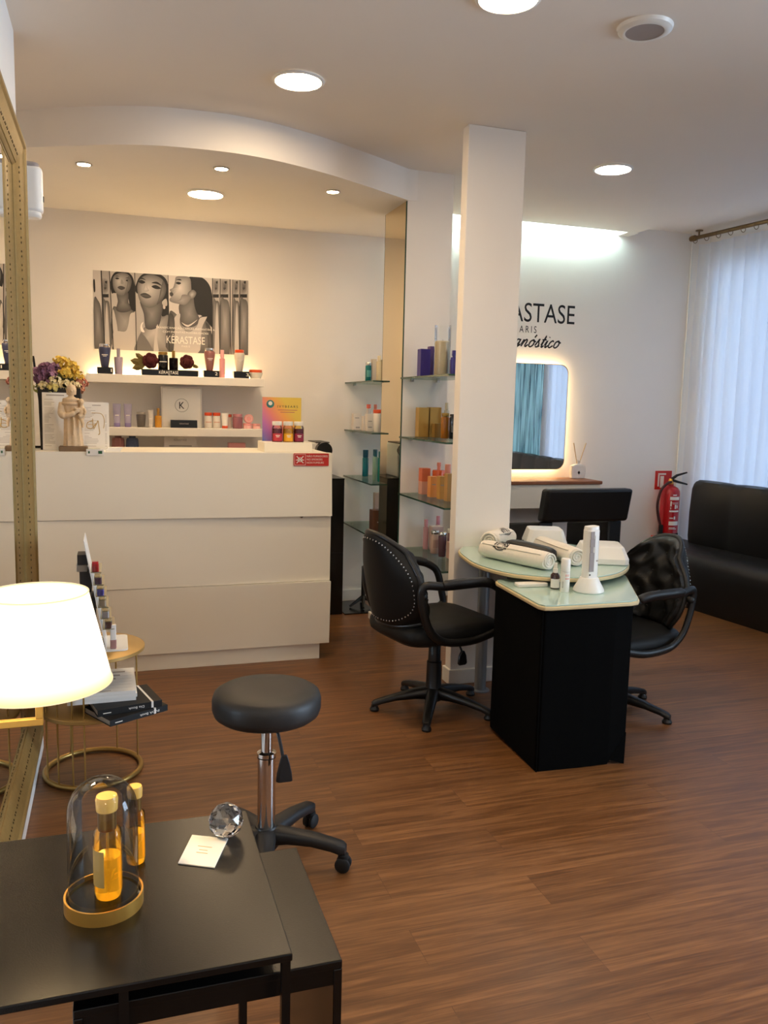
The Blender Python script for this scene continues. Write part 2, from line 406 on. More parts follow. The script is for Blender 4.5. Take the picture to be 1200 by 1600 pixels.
# ribbed teal glass beside the curtained window (seen in the vanity mirror)
pts = []
for i in range(261):
    y = -4.5 + i * (1.44 / 260); pts.append((.15 + .02 * abs(math.sin(i * PI / 10)), y))
rg = MB()
vs = []
for (x, y) in pts: vs += [(x, y, .12), (x, y, 2.72)]
rg.add(vs, [(2 * i, 2 * i + 2, 2 * i + 3, 2 * i + 1) for i in range(len(pts) - 1)])
struct(rg.xf(WM).build('window_2', 'teal_glass', smooth=60))
struct(MB().bx(.225, .235, -6.4, -4.62, .12, 2.72).xf(WM).build('window_3', 'clear_glass', smooth=0))

# curtain: sheer, hung in broad vertical pleats
cur = thing('sheer_curtain', 'long white sheer curtain glowing blue with daylight behind the black sofa', 'curtain', (wx(5.987), 5.987, 0), 0)
cur.rotation_euler = (0, 0, math.atan(.0996))
vs = []; n = 500
for i in range(n):
    y = -.04 - i * (3.05 / n); ph = i / n * 3.05 / .125
    t = ph % 1.0
    x = .028 * (1 - abs(2 * t - 1) ** 2.5) - .014 + .006 * math.sin(ph * 1.7)
    vs.append((x, y))
c = MB(); Z = [.03, .7, 1.5, 2.3, 2.80]
P = []
for k, z in enumerate(Z):
    for (x, y) in vs: P.append((x * (1.35 if z < 1 else 1.0) + .004 * math.sin(y * 9 + z * 2), y + .012 * math.sin(z * 1.3 + y * 5), z))
c.add(P, [(k * n + i, k * n + i + 1, (k + 1) * n + i + 1, (k + 1) * n + i) for k in range(len(Z) - 1) for i in range(n - 1)])
c.build('fabric', 'sheer_curtain', cur, smooth=60)
hd = MB()
P = []
for z in (2.80, 2.885):
    for (x, y) in vs: P.append((x, y, z))
hd.add(P, [(i, i + 1, n + i + 1, n + i) for i in range(n - 1)]); hd.build('heading', 'sheer_curtain', cur, smooth=60)
rod = thing('curtain_rod', 'bronze curtain rod hung from the ceiling above the sheer curtain', 'curtain rod', (wx(5.987), 5.987, 0)); rod.rotation_euler = cur.rotation_euler
MB().tube([(-.05, .0, 2.935), (-.05, -3.12, 2.935)], .016, 12).build('pole', 'rod_bronze', rod)
MB().lathe([(.021, -.02), (.024, -.005), (.024, .03), (.02, .04)], (-.05, .0, 2.935), 14, rotm(rx=90)).build('finial', 'rod_bronze', rod)
for y in (-.07, -1.5, -3.0): MB().tube([(-.05, y, 2.945), (-.05, y, 2.99)], .007, 8).lathe([(.03, 2.982), (.03, 2.99)], (-.05, y, 0), 14).build('bracket', 'rod_bronze', rod)
for i in range(24): MB().torus((-.05, -.03 - i * .125, 2.918), .024, .0025, 14, 5, rotm(rx=90)).build('curtain_ring', 'rod_bronze', rod)

# ------------------------------------------------------------------ light fittings
def downlight(loc, label, r=.108, group=None, lm='lamp_disc'):
    t = thing('ceiling_downlight', label, 'ceiling light', loc, 0, group)
    MB().lathe([(r * .92, -.001), (r * 1.06, -.001), (r * 1.08, -.006), (r * 1.0, -.012), (r * .95, -.012), (r * .92, -.008)], n=40, cap=False).build('rim', 'white_plastic', t)
    MB().lathe([(.001, -.0085), (r * .94, -.0085), (r * .94, -.004), (.001, -.004)], n=40).build('diffuser', lm, t)
    return t
d0 = downlight((.80, 3.80, CEIL), 'round flush ceiling downlight above the stool, in front of the curved soffit')
dup(d0, (1.325, 2.80, CEIL), label='round ceiling downlight cut by the top edge of the photo')
d1 = downlight((2.817, 4.433, CEIL), lm='lamp_disc_neutral', label='round ceiling downlight right of the white pillar')
dup(d0, (.547, 5.245, SOF), label='large round downlight in the dropped reception ceiling')
dup(d1, (2.75, 1.75, CEIL), label='added round ceiling downlight nearer than the ceiling speaker, beyond the right edge of the photo')  # this and the next three are unseen lamps added to brighten the room
dup(d0, (1.6, .75, CEIL), label='added round ceiling downlight nearly overhead of the viewpoint, above the photo')
dup(d1, (2.3, -.4, CEIL), label='added round ceiling downlight behind the viewpoint, on the window side')
dup(d0, (.6, -.9, CEIL), label='added round ceiling downlight behind the viewpoint, on the mirror side')
def spot(loc, label):
    t = thing('ceiling_spotlight', label, 'ceiling light', loc)
    MB().lathe([(.033, 0), (.042, 0), (.043, -.004), (.038, -.007), (.033, -.005)], n=28, cap=False).build('rim', 'nickel', t)
    MB().lathe([(.001, -.004), (.034, -.004), (.034, -.001), (.001, -.001)], n=24).build('lens', 'spot_disc', t)
    return t
s0 = spot((-.126, 4.871, SOF), 'small recessed spotlight at the left of the dropped ceiling, by the mirror')
dup(s0, (.571, 4.667, SOF), label='small recessed spotlight just behind the curved front, beside the large round downlight')
dup(s0, (1.242, 4.896, SOF), label='small recessed spotlight at the right of the dropped ceiling, near the tall narrow mirror')
sp = thing('ceiling_speaker', 'round white ceiling speaker with grey grille near the top right of the photo', 'speaker', (1.90, 2.83, CEIL))
MB().lathe([(.072, -.004), (.096, -.002), (.102, 0), (.098, -.012), (.08, -.02), (.07, -.018)], n=40, cap=False).build('rim', 'white_plastic', sp)
MB().lathe([(.001, -.014), (.072, -.017), (.074, -.012), (.001, -.01)], n=40).build('grille', 'grey_plastic', sp)
cv = thing('cove_light', 'hidden white strip light washing down the back wall from the ceiling slot', 'light', (2.98, 5.86, CEIL + .09))
MB().bx(-.92, .90, -.02, .03, -.012, .012).build('led_strip', 'cove_led', cv, smooth=0)
MB().bx(-.93, .91, -.028, -.02, -.03, .02).build('housing', 'white_plastic', cv, smooth=0)

# daylight beyond the window and an added fill, lamp behind the shade
def area(name, loc, rot, sx, sy, power, col):
    l = bpy.data.lights.new(name, 'AREA'); l.shape = 'RECTANGLE'; l.size = sx; l.size_y = sy; l.energy = power; l.color = col
    o = bpy.data.objects.new(name, l); COL.objects.link(o); o.location = loc; o.rotation_euler = rot; return o
p = WM @ Vector((.9, -2.6, 1.55))
area('daylight', p, (0, rad(90), math.atan(.0996)), 2.8, 5.4, 23, (.40, .62, 1.0))
p = WM @ Vector((1.2, -6.2, 1.6))
area('added_fill', p, (0, rad(90), math.atan(.0996) + rad(-12)), 2.6, 2.6, 170, (.60, .77, 1.0))  # unseen lamp added to cool and brighten the right side
W = bpy.data.worlds.new('world'); SC.world = W; W.use_nodes = True
bg = W.node_tree.nodes['Background']; bg.inputs[0].default_value = (.55, .72, 1.0, 1); bg.inputs[1].default_value = .6

# ------------------------------------------------------------------ reception counter
ct = thing('reception_counter', 'long white reception counter with three tilted front panels', 'reception desk', (0, 4.64, 0))
MB().bx(-1.45, 1.19, 0, .55, 1.175, 1.22).build('countertop', 'white_lacquer', ct, smooth=0, bevel=.003)
MB().bx(-1.45, 1.142, .02, .50, .0, .10).build('kick_plate', 'white_lacquer', ct, smooth=0, bevel=.002)
MB().bx(-1.45, 1.17, .05, .50, .10, 1.175).build('carcass', 'white_lacquer', ct, smooth=0)
def panel(z0, z1, yb, yt):
    # a board whose front is gently twisted: yb / yt are (left, right) offsets of its bottom and top edge
    m = MB(); x0, x1 = -1.45, 1.195; NX = 40; P = []
    for i in range(NX + 1):
        t = i / NX; x = x0 + (x1 - x0) * t
        for z, q in ((z0, yb), (z1, yt)):
            P += [(x, q[0] + (q[1] - q[0]) * t, z), (x, .06, z)]
    F = []
    for i in range(NX):
        k = 4 * i; F += [(k, k + 4, k + 6, k + 2), (k + 1, k + 3, k + 7, k + 5), (k, k + 1, k + 5, k + 4), (k + 2, k + 6, k + 7, k + 3)]
    F += [(0, 2, 3, 1), (4 * NX, 4 * NX + 1, 4 * NX + 3, 4 * NX + 2)]
    m.add(P, F)
    return m.build('front_panel', 'white_lacquer', ct, smooth=30)
panel(.860, 1.222, (.015, -.026), (0, 0))
panel(.476, .857, (-.030, .006), (.006, .002))
panel(.098, .473, (-.0, -.0), (.015, -.022))
MB().ball((1.02, .0, .858), .012, 10, 6).build('catch', 'nickel', ct)

ns = thing('no_smoking_sign', 'small red no-smoking sign on the front of the reception counter', 'sign', (1.072, 4.634, 1.149))
MB().prism(rrect(.205, .072, .005), 0, .004).xf(Matrix.Translation((0, 0, .036)) @ Matrix.Rotation(rad(90), 4, 'X')).build('plate', 'sign_red', ns, smooth=0)
for i, s in enumerate(('NÃO FUMADORES', 'NO SMOKERS', 'NON FUMEURS')):
    text(s, 'ink_white', (.122, .092, .100)[i], .0105, (.034 if i == 0 else (.019 if i == 1 else .023), -.0045, .0505 - i * .0185), parent=ns)
ic = MB()
for a in (45, -45): ic.box((-.066, -.005, .036), (.056, .001, .005), rotm(ry=a))
ic.box((-.066, -.005, .034), (.046, .001, .005)).torus((-.066, -.005, .036), .012, .0015, 20, 4, rotm(rx=90))
ic.bx(-.098, -.034, -.0052, -.0046, .066, .0675).bx(-.098, -.034, -.0052, -.0046, .0045, .006).bx(-.098, -.0965, -.0052, -.0046, .0045, .0675).bx(-.0355, -.034, -.0052, -.0046, .0045, .0675)
ic.build('pictogram', 'ink_white', ns, smooth=0)

# ------------------------------------------------------------------ floating shelves on the back wall
def fshelf(z, label, x0=-.16, x1=.985):
    t = thing('floating_shelf', label, 'shelf', ((x0 + x1) / 2, 5.875, z), 0, 'white floating shelves behind the reception')
    MB().box((0, 0, -.0275), (x1 - x0, .35, .055)).build('board', 'shelf_white', t, smooth=0, bevel=.003); return t
fshelf(1.663, 'top white floating shelf behind the reception, carrying lit bottles and dark roses')
fshelf(1.320, 'middle white floating shelf behind the reception, carrying the white box with a K')
fshelf(.985, 'lowest white floating shelf behind the reception, mostly hidden by the counter')
struct(MB().bx(-.16, -.145, 5.70, YB, .93, 1.61).build('trim_shelf_side', 'shelf_white', smooth=0)) if False else None
led = thing('light_strip', 'warm glowing LED strip lying along the back of the top floating shelf', 'light', (.41, 6.02, 1.664))
MB().bx(-.56, .56, -.012, .012, 0, .012).build('diffuser', 'led_warm', led, smooth=0)

# ------------------------------------------------------------------ glass shelf units
def gshelf(y0, y1, z, label, x0, x1=2.0):
    t = thing('glass_shelf', label, 'shelf', ((x0 + x1) / 2, (y0 + y1) / 2, z), 0, 'clear glass shelves')
    w, d = x1 - x0, y1 - y0
    MB().box((0, 0, -.005), (w, d, .0098)).build('pane', 'shelf_glass', t, smooth=0)
    MB().bx(-w / 2 - .0012, -w / 2 + .0003, -d / 2, d / 2, -.010, 0).bx(-w / 2, w / 2, -d / 2 - .0012, -d / 2 + .0003, -.010, 0).build('edge', 'glass_edge', t, smooth=0)
    for x in (-w / 2 + .07, w / 2 - .06):
        MB().bx(x - .008, x + .008, d / 2 - .03, d / 2, -.024, -.01).tube([(x, d / 2 - .026, -.016), (x, d / 2, -.016)], .006, 8).build('bracket', 'nickel', t)
    return t
ZS = (1.677, 1.313, .958, .608)
nm = ('top', 'second', 'third', 'lowest')
for z, q, wh in zip(ZS, nm, ('holding the candle vase', 'holding the gold boxes', 'holding the orange boxes', 'holding the pink and plum bottles')):
    gshelf(4.135, 4.918, z, f'{q} glass shelf between the white pillar and the column, {wh}', 1.698)
for z, q, wh in zip((1.667, 1.318, .973, .618), nm, ('holding the short teal bottle', 'holding white boxes', 'holding slim teal spray bottles', 'holding a brown box')):
    gshelf(5.335, 6.045, z, f'{q} glass shelf left of the tall narrow mirror, {wh}', 1.650)

tm = thing('tall_mirror', 'tall narrow frameless mirror on the side of the shelf column', 'mirror', (1.7115, 5.125, 0))
MB().bx(-.004, .003, -.199, .202, .05, SOF - .004).build('glass', 'mirror_warm_tint', tm, smooth=0)
MB().bx(-.0045, .003, -.2025, -.1992, .05, SOF - .004).bx(-.0045, .003, .202, .205, .05, SOF - .004).build('edge', 'glass_edge', tm, smooth=0)

# ------------------------------------------------------------------ big framed mirror on the left wall
mr = thing('framed_mirror', 'large antique gold framed mirror on the left wall', 'mirror', (XL, 0, 0))
Y0, Y1, Z0, Z1 = 1.75, 3.52, .13, 2.44
prof = [(.0, .0), (.0, .046), (.006, .052), (.020, .052), (.027, .045), (.034, .043), (.094, .019), (.102, .0115), (.102, 0)]
def frame_ring(inset, h):
    return [Vector((h, Y0 + inset, Z0 + inset)), Vector((h, Y1 - inset, Z0 + inset)), Vector((h, Y1 - inset, Z1 - inset)), Vector((h, Y0 + inset, Z1 - inset))]
MB().loft([frame_ring(i, h) for i, h in prof], cap=False).build('frame', 'antique_gold', mr, smooth=25)
dots = MB()
def dot(y, z, h): dots.ball((h, y, z), .0046, 6, 4, (.5, 1, 1))
def hs(i): return .043 - (i - .034) * .40
z = Z0 + .10
while z < Z1 - .09:
    for d in (-.009, .009): dot(Y1 - .066, z + d, hs(.066))
    z += .05
y = Y0 + .10
while y < Y1 - .09:
    for zz, s_ in ((Z0, 1), (Z1, -1)):
        for d in (-.009, .009): dot(y + d, zz + s_ * .066, hs(.066))
    y += .05
dots.loft([frame_ring(i, hs(i) - .0012) for i in (.045, .088)], cap=False).build('carved_pattern', 'gold_dark', mr)
orn = MB()
y = Y0 + .03
while y < Y1 - .03: orn.ball((hs(.086) - .001, y, Z1 - .086), .006, 8, 5, (.6, 1, 1)); y += .015
orn.build('bead_moulding', 'antique_gold', mr)
MB().bx(.004, .010, Y0 + .095, Y1 - .095, Z0 + .095, Z1 - .095).build('glass', 'mirror', mr, smooth=0)

ds = thing('air_freshener', 'white wall-mounted air freshener dispenser beside the top of the gold mirror', 'dispenser', (XL, 3.63, 2.215))
MB().prism(rrect(.098, .085, .03, 6, .049, 0), 0, .17).build('body', 'white_plastic', ds, bevel=.012, seg=3)
MB().prism(rrect(.085, .075, .025, 6, .045, 0), .162, .186).build('top_cover', 'grey_plastic', ds, bevel=.008, seg=3)
MB().prism(rrect(.09, .08, .028, 6, .046, 0), -.02, .006).build('lower_cover', 'white_plastic', ds, bevel=.01)
MB().bx(.096, .101, -.008, .008, .045, .065).build('indicator', 'grey_dark', ds)
# ------------------------------------------------------------------ hydraulic salon chair (faces local +X)
def star_leg(a, R, parent, glide=True, z0=.085, mname='black_plastic'):
    c, s = math.cos(rad(a)), math.sin(rad(a)); rings = []
    for t, z, hw, hh in ((.02, z0, .034, .034), (.3, z0 - .004, .030, .026), (.6, z0 - .018, .026, .018), (.85, z0 - .036, .023, .015), (.96, z0 - .048, .021, .016), (1.0, z0 - .054, .016, .013)):
        r = R * t; ring = []
        for q in range(10):
            an = 2 * PI * q / 10; u = hw * math.copysign(abs(math.cos(an)) ** .7, math.cos(an)); w = hh * math.copysign(abs(math.sin(an)) ** .7, math.sin(an))
            ring.append(Vector((c * r - s * u, s * r + c * u, z + w)))
        rings.append(ring)
    o = MB().loft(rings).build('leg', mname, parent, smooth=50)
    if glide:
        MB().lathe([(.016, .032), (.018, .02), (.024, .010), (.022, .0), (.001, 0)], (c * R * .955, s * R * .955, 0), 16).build('glide', 'black_soft_plastic', o)
    return o
def back_pt(u, v, side):
    # u -1..1 across, v 0..1 up; wraps forward at both sides
    w = .215 + .035 * math.sin(PI * min(1, v * 1.05)) - .075 * max(0, v - .62) ** 1.4 * 3.0 - .03 * max(0, .18 - v) * 3
    y = u * w * (1 - .06 * u * u)
    x = -.315 + .105 * abs(u) ** 2.2 - .075 * (v - .1)
    top = .915 - .085 * abs(u) ** 2.6
    bot = .475 + .03 * abs(u) ** 3
    z = bot + (top - bot) * v
    return Vector((x, y, z))
BTN = [(-.52, .80), (0, .80), (.52, .80), (-.78, .58), (-.26, .58), (.26, .58), (.78, .58), (-.52, .36), (0, .36), (.52, .36), (-.26, .16), (.26, .16)]
def salon_chair(name, label, loc, rz, k=1, dz=0):
    t = thing(name, label, 'chair', loc, rz)
    for a in (0, 72, 144, 216, 288): star_leg(a + LEGOFF, .31, t)
    MB().lathe([(.001, .05), (.045, .05), (.048, .09), (.043, .10), (.039, .11), (.037, .245), (.031, .25), (.030, .345), (.026, .352), (.001, .352)], n=28).build('gas_column', 'black_plastic', t)
    MB().lathe([(.014, .34), (.014, .395), (.001, .395)], n=18).build('piston', 'chrome', t)
    MB().prism(rrect(.20, .16, .03), .385, .405).build('mount_plate', 'black_plastic', t, bevel=.004)
    lv = MB().tube(smoothp([(.03, -.03, .392), (.05, -.085, .385), (.066, -.115, .35), (.075, -.13, .315)], 4), .005, 8)
    lo = lv.build('lever', 'black_plastic', t)
    MB().loft([[Vector((.075 + x * k, -.133 + y * .35, z)) for x, y in ((-.018, -.018), (.018, -.018), (.018, .018), (-.018, .018))] for k, z in ((.5, .325), (1.2, .30), (1.5, .262), (1.0, .252))]).build('paddle', 'black_plastic', lo, bevel=.005)
    # seat cushion
    def seat_out(k, dx=0):
        o = []
        for i in range(40):
            a = 2 * PI * i / 40; cx, sy = math.cos(a), math.sin(a); e = .36
            x = math.copysign(abs(cx) ** e, cx) * .245; y = math.copysign(abs(sy) ** e, sy) * (.245 - .02 * (-cx if cx < 0 else 0))
            o.append((x * 1.12 * k - .015 + dx, y * k))
        return o
    rings = []
    for k, z in ((.80, .405), (.93, .402), (.985, .415), (1.0, .435), (.99, .458), (.95, .474), (.85, .484), (.55, .489), (.05, .490)):
        rings.append([Vector((x, y, z + (.012 * max(0, -x) if z > .45 else 0) - (.02 * max(0, x - .16) if z > .42 else 0))) for x, y in seat_out(k)])
    st = MB().loft(rings).build('seat', 'leather_matt', t, smooth=60)
    MB().prism([(x, y) for x, y in seat_out(.9)], .392, .408).build('seat_pan', 'black_plastic', st, bevel=.006)
    # backrest shell: smooth outside, tufted inside
    NU, NV = 44, 36
    def tuft(u, v):
        h = 1.0
        for bu, bv in BTN:
            d = math.hypot((u - bu) * .25, (v - bv) * .42); h = min(h, min(1, d / .075) ** .75)
        a = abs(((u / .52 + (v - .36) / .22 * 1) / 2) % 1 - .5) * 2; b = abs(((u / .52 - (v - .36) / .22 * 1) / 2) % 1 - .5) * 2
        cr = min(1, min(1 - abs(2 * a - 1) if False else 1, 1))
        l1 = abs(math.sin(PI * (u / .52 + (v - .36) / .22) / 2 + PI / 2 * 0)); l2 = abs(math.sin(PI * (u / .52 - (v - .36) / .22) / 2))
        h *= .72 + .28 * min(1, min(l1, l2) * 2.2)
        return h
    def surf(inner):
        P = []
        for j in range(NV + 1):
            v = j / NV
            for i in range(NU + 1):
                u = -1 + 2 * i / NU; p = back_pt(u, v, 0)
                e = min(1, (1 - abs(u)) / .12, (1 - v) / .09, v / .09); e = max(0, e); th = math.sqrt(1 - (1 - e) ** 2)
                if inner: p = p + Vector((.012 + (.008 + .042 * tuft(u, v)) * th, 0, 0))
                else: p = p - Vector((.016 * th, 0, 0))
                P.append(p)
        return P
    FA = [(j * (NU + 1) + i, j * (NU + 1) + i + 1, (j + 1) * (NU + 1) + i + 1, (j + 1) * (NU + 1) + i) for j in range(NV) for i in range(NU)]
    m = MB(); m.add(surf(True), FA)
    rim = [back_pt(-1 + 2 * i / NU, 0, 0) for i in range(NU + 1)] + [back_pt(1, j / NV, 0) for j in range(1, NV + 1)] + [back_pt(1 - 2 * i / NU, 1, 0) for i in range(1, NU + 1)] + [back_pt(-1, 1 - j / NV, 0) for j in range(1, NV)]
    m.tube([p + Vector((.006, 0, 0)) for p in rim], .013, 8, closed=True)
    bk = m.build('backrest', 'leather_soft', t, smooth=70)
    m = MB(); m.add(surf(False), FA); m.build('back_cover', 'leather_matt', bk, smooth=70)
    for bu, bv in BTN:
        p = back_pt(bu, bv, 0); MB().ball((p.x + .022, p.y, p.z), .008, 10, 6).build('button', 'leather_soft', bk)
    nh = MB(); ring = []
    for i in range(400):
        q = 2 * PI * i / 400; cu, sv = math.cos(q), math.sin(q)
        ring.append((math.copysign(abs(cu) ** .55, cu) * .925, .5 + .44 * math.copysign(abs(sv) ** .55, sv)))
    last = None
    for u, v in ring:
        p = back_pt(u, v, 0)
        if last is None or (p - last).length > .0175: nh.ball((p.x - .0165, p.y, p.z), .0048, 6, 4, (.7, 1, 1)); last = p
    nh.build('nailhead_trim', 'nickel', bk)
    # closed-loop arms
    for s in (-1, 1):
        path = smoothp([(-.245, s * .268, .698 + .032 * k), (-.14, s * .285, .692 + .026 * k), (0, s * .29, .694 + .008 * k), (.075, s * .288, .692), (.14, s * .28, .672), (.185, s * .272, .63), (.212, s * .265, .52), (.215, s * .262, .460),
                        (.13, s * .262, .43), (.02, s * .262, .412), (-.12, s * .262, .425), (-.20, s * .262, .48), (-.24, s * .262, .57), (-.255, s * .262, .64)], 4, closed=True)
        ar = MB().tube(path, .020, 10, closed=True, flat=.72).ball((-.245, s * .258, .65), .022, 10, 6).build('armrest', 'black_plastic', t, smooth=60)
        MB().tube(smoothp([(-.16, s * .287, .702 + .026 * k), (-.06, s * .291, .704 + .016 * k), (.06, s * .289, .702), (.125, s * .282, .684)], 4), [.012] + [.020] * 11 + [.012], 10, flat=1.1).build('arm_pad', 'black_soft_plastic', ar, smooth=60)
    for c in t.children:
        if dz and not c.name.startswith('leg'): c.location.z -= dz
    return t
LEGOFF = 171 - 144 - 12
salon_chair('salon_chair', 'black salon chair with studded smooth back toward us, left of the manicure table', (1.50, 3.72, 0), 12)
LEGOFF = -52 - 190
salon_chair('salon_chair', 'black salon chair showing its deep-buttoned back, right of the manicure table', (2.355, 3.48, 0), 190, 0, .045)

# ------------------------------------------------------------------ round stool
st = thing('stool', 'round black padded stool on a chrome column with castors, front left', 'stool', (.455, 2.555, 0))
MB().lathe([(.001, .468), (.10, .468), (.155, .472), (.168, .482), (.174, .50), (.174, .53), (.168, .548), (.152, .558), (.10, .563), (.001, .565)], n=56).build('seat', 'stool_leather', st, smooth=60)
MB().lathe([(.001, .445), (.07, .445), (.08, .455), (.08, .47), (.001, .47)], n=28).build('mount_plate', 'black_plastic', st)
MB().lathe([(.001, .36), (.0185, .36), (.0185, .48), (.001, .48)], n=24).build('piston', 'chrome', st)
MB().lathe([(.001, .118), (.0285, .118), (.0285, .372), (.001, .372)], n=28).lathe([(.029, .362), (.031, .364), (.031, .376), (.019, .38)], n=28, cap=False).build('column', 'chrome', st)
MB().lathe([(.02, .358), (.0305, .36), (.0305, .374), (.024, .378)], n=28).build('collar', 'black_plastic', st)
MB().lathe([(.001, .045), (.034, .045), (.044, .06), (.044, .105), (.034, .125), (.001, .125)], n=24).build('hub', 'black_soft_plastic', st)
for a in (-29, 43, 115, 187, 259):
    c, s = math.cos(rad(a)), math.sin(rad(a)); rings = []
    for t, z, hw, hh in ((.02, .092, .036, .030), (.3, .098, .030, .022), (.6, .096, .027, .019), (.85, .086, .025, .018), (.98, .078, .022, .020), (1.03, .076, .015, .014)):
        r = .262 * t
        rings.append([Vector((c * r - s * hw * math.copysign(abs(math.cos(q)) ** .5, math.cos(q)), s * r + c * hw * math.copysign(abs(math.cos(q)) ** .5, math.cos(q)), z + hh * math.copysign(abs(math.sin(q)) ** .5, math.sin(q)))) for q in [2 * PI * k / 12 for k in range(12)]])
    lg = MB().loft(rings).build('leg', 'black_soft_plastic', st, smooth=50)
    wm = MB()
    for d in (-.013, .013):
        wm.lathe([(.001, -.008), (.02, -.008), (.025, -.004), (.025, .004), (.02, .008), (.001, .008)], (c * .262 - s * d, s * .262 + c * d, .0255), 20, rotm(rz=a) @ rotm(rx=90))
    wm.lathe([(.008, .03), (.018, .044), (.018, .058), (.008, .062)], (c * .262, s * .262, 0), 12)
    wm.build('castor', 'rubber', lg)
lv = MB().tube(smoothp([(.01, -.03, .465), (.022, -.06, .44), (.03, -.08, .40), (.036, -.09, .36)], 4), .0055, 8).build('lever', 'black_plastic', st)
MB().loft([[Vector((.04 + x * k * .9 - .2 * y * k, -.093 + y * .3, z)) for x, y in ((-.017, -.012), (.017, -.012), (.017, .012), (-.017, .012))] for k, z in ((.55, .372), (1.0, .345), (1.45, .31), (1.6, .285), (1.3, .280))]).build('paddle', 'black_soft_plastic', lv, bevel=.004)

for c in st.children:
    if c.name.split('.')[0] in ('seat', 'mount_plate', 'lever'): c.location.z += .030

# ------------------------------------------------------------------ manicure table and its trolley cabinet
mt = thing('manicure_table', 'round-ended glass manicure table with pale edge, covered in rolled towels', 'table', (2.06, 3.62, 0))
cen = (2.06, 3.62)
outl = smoothp([(1.722, 3.978, 0), (1.663, 3.770, 0), (1.643, 3.563, 0), (1.688, 3.376, 0), (1.777, 3.272, 0), (1.905, 3.198, 0), (2.063, 3.183, 0), (2.231, 3.257, 0), (2.379, 3.405, 0), (2.472, 3.573, 0), (2.502, 3.751, 0), (2.458, 3.948, 0), (2.329, 4.106, 0), (2.122, 4.185, 0), (1.875, 4.136, 0)], 5, closed=True)
O = [(p.x - cen[0], p.y - cen[1]) for p in outl]
MB().prism(O, .738, .7545).build('table_edge', 'beige_edge', mt, smooth=30, bevel=.004)
MB().prism([(x * .985, y * .985) for x, y in O], .7545, .760).build('table_top', 'frost_glass', mt, smooth=30, bevel=.001)
MB().prism([(x * .8, y * .8) for x, y in O], .732, .738).build('under_frame', 'black_plastic', mt, smooth=30)
for x, y in ((-.215, .29), (.22, .36)):
    MB().lathe([(.001, 0), (.05, 0), (.05, .006), (.031, .01), (.031, .733), (.001, .733)], (x, y, 0), 28).build('leg', 'steel_grey', mt)

tc = thing('trolley_cabinet', 'black cloth-covered cabinet under a pale green glass top, in front of the manicure table', 'cabinet', (1.9, 3.15, 0))
ot = [(1.628, 2.935), (1.642, 2.905), (1.67, 2.897), (2.05, 2.897), (2.09, 2.91), (2.115, 2.94), (2.35, 3.38), (2.345, 3.41), (2.31, 3.428), (1.70, 3.428), (1.668, 3.415), (1.655, 3.38)]
OT = [(x - 1.9, y - 3.15) for x, y in ot]
MB().prism(OT, .693, .709).build('top_edge', 'beige_edge', tc, smooth=30, bevel=.004)
cxx = sum(p[0] for p in OT) / len(OT); cyy = sum(p[1] for p in OT) / len(OT)
MB().prism([(cxx + (x - cxx) * .975, cyy + (y - cyy) * .975) for x, y in OT], .709, .715).build('top_glass', 'frost_glass', tc, smooth=30, bevel=.001)
def P2(x, y, z): return Vector((x - 1.9, y - 3.15, z))
bd = MB()
bo = [(1.648, 2.935), (1.66, 2.922), (1.85, 2.912), (1.985, 2.912), (2.085, 2.935), (2.0, 3.20), (1.95, 3.40), (1.68, 3.40), (1.655, 3.385)]
zb = [.0, .0, .0, .0, .115, .06, .0, .0, .02]
n = len(bo)
bd.add([P2(x, y, z) for (x, y), z in zip(bo, zb)] + [P2(x, y, .695) for x, y in bo], [tuple(range(n - 1, -1, -1)), tuple(range(n, 2 * n))] + [(i, (i + 1) % n, n + (i + 1) % n, n + i) for i in range(n)])
bd.build('cloth_skirt', 'black_cloth', tc, smooth=0, bevel=.004)
MB().tube([P2(1.649, 2.920, .003), P2(1.647, 2.922, .69)], .0035, 6).build('seam', 'black_cloth', tc)
MB().add([P2(1.955, 2.917, .03), P2(2.04, 2.926, .15), P2(2.035, 2.90, .0), P2(1.97, 2.93, .03), P2(2.046, 2.94, .15), P2(2.04, 2.91, .0)], [(0, 1, 2), (3, 5, 4), (0, 2, 5, 3), (0, 3, 4, 1), (1, 4, 5, 2)]) if False else None
f = MB(); f.add([P2(1.99, 2.912, .02), P2(2.086, 2.934, .125), P2(2.06, 2.90, .0), P2(2.0, 2.922, .018), P2(2.088, 2.942, .122), P2(2.066, 2.91, .0)], [(0, 1, 2), (3, 5, 4), (0, 2, 5, 3), (0, 3, 4, 1), (1, 4, 5, 2)])
f.build('skirt_flap', 'black_cloth', tc, smooth=0)

# ------------------------------------------------------------------ sofa along the window
so = thing('sofa', 'long black leather waiting-room sofa along the curtained window', 'sofa', (0, 0, 0))
so.location = (4.135, 5.80, 0); so.rotation_euler = (0, 0, math.atan(.0996))
Ls = 4.3
rings = []
prof = [(0.012, 0), (.0, .05), (-.004, .28), (.0, .34), (.018, .385), (.05, .415), (.11, .436), (.25, .442), (.44, .440), (.44, 0)]
for y, k in ((0, .985), (-.012, 1.0), (-Ls, 1.0)):
    rings.append([Vector((x if k == 1 else .22 + (x - .22) * k, y, z * (k if z > .1 else 1))) for x, z in prof])
MB().loft(rings).build('seat', 'leather', so, smooth=50)
bp_ = [(.365, .42), (.352, .50), (.352, .70), (.366, .90), (.382, .938), (.408, .952), (.438, .944), (.452, .92), (.46, .42)]
rings = []
N = 120; y0 = -.17
for i in range(N + 1):
    y = y0 - i * (Ls - .17) / N; q = abs(math.sin(PI * (i * (Ls - .17) / N) / .42)); b = q ** .35
    e = .97 if i in (0, N) else 1
    rings.append([Vector((x - (.022 * b if x < .40 else 0), y, .42 + (z - .42) * e * (1 + .022 * b))) for x, z in bp_])
MB().loft(rings).build('backrest', 'leather', so, smooth=50)

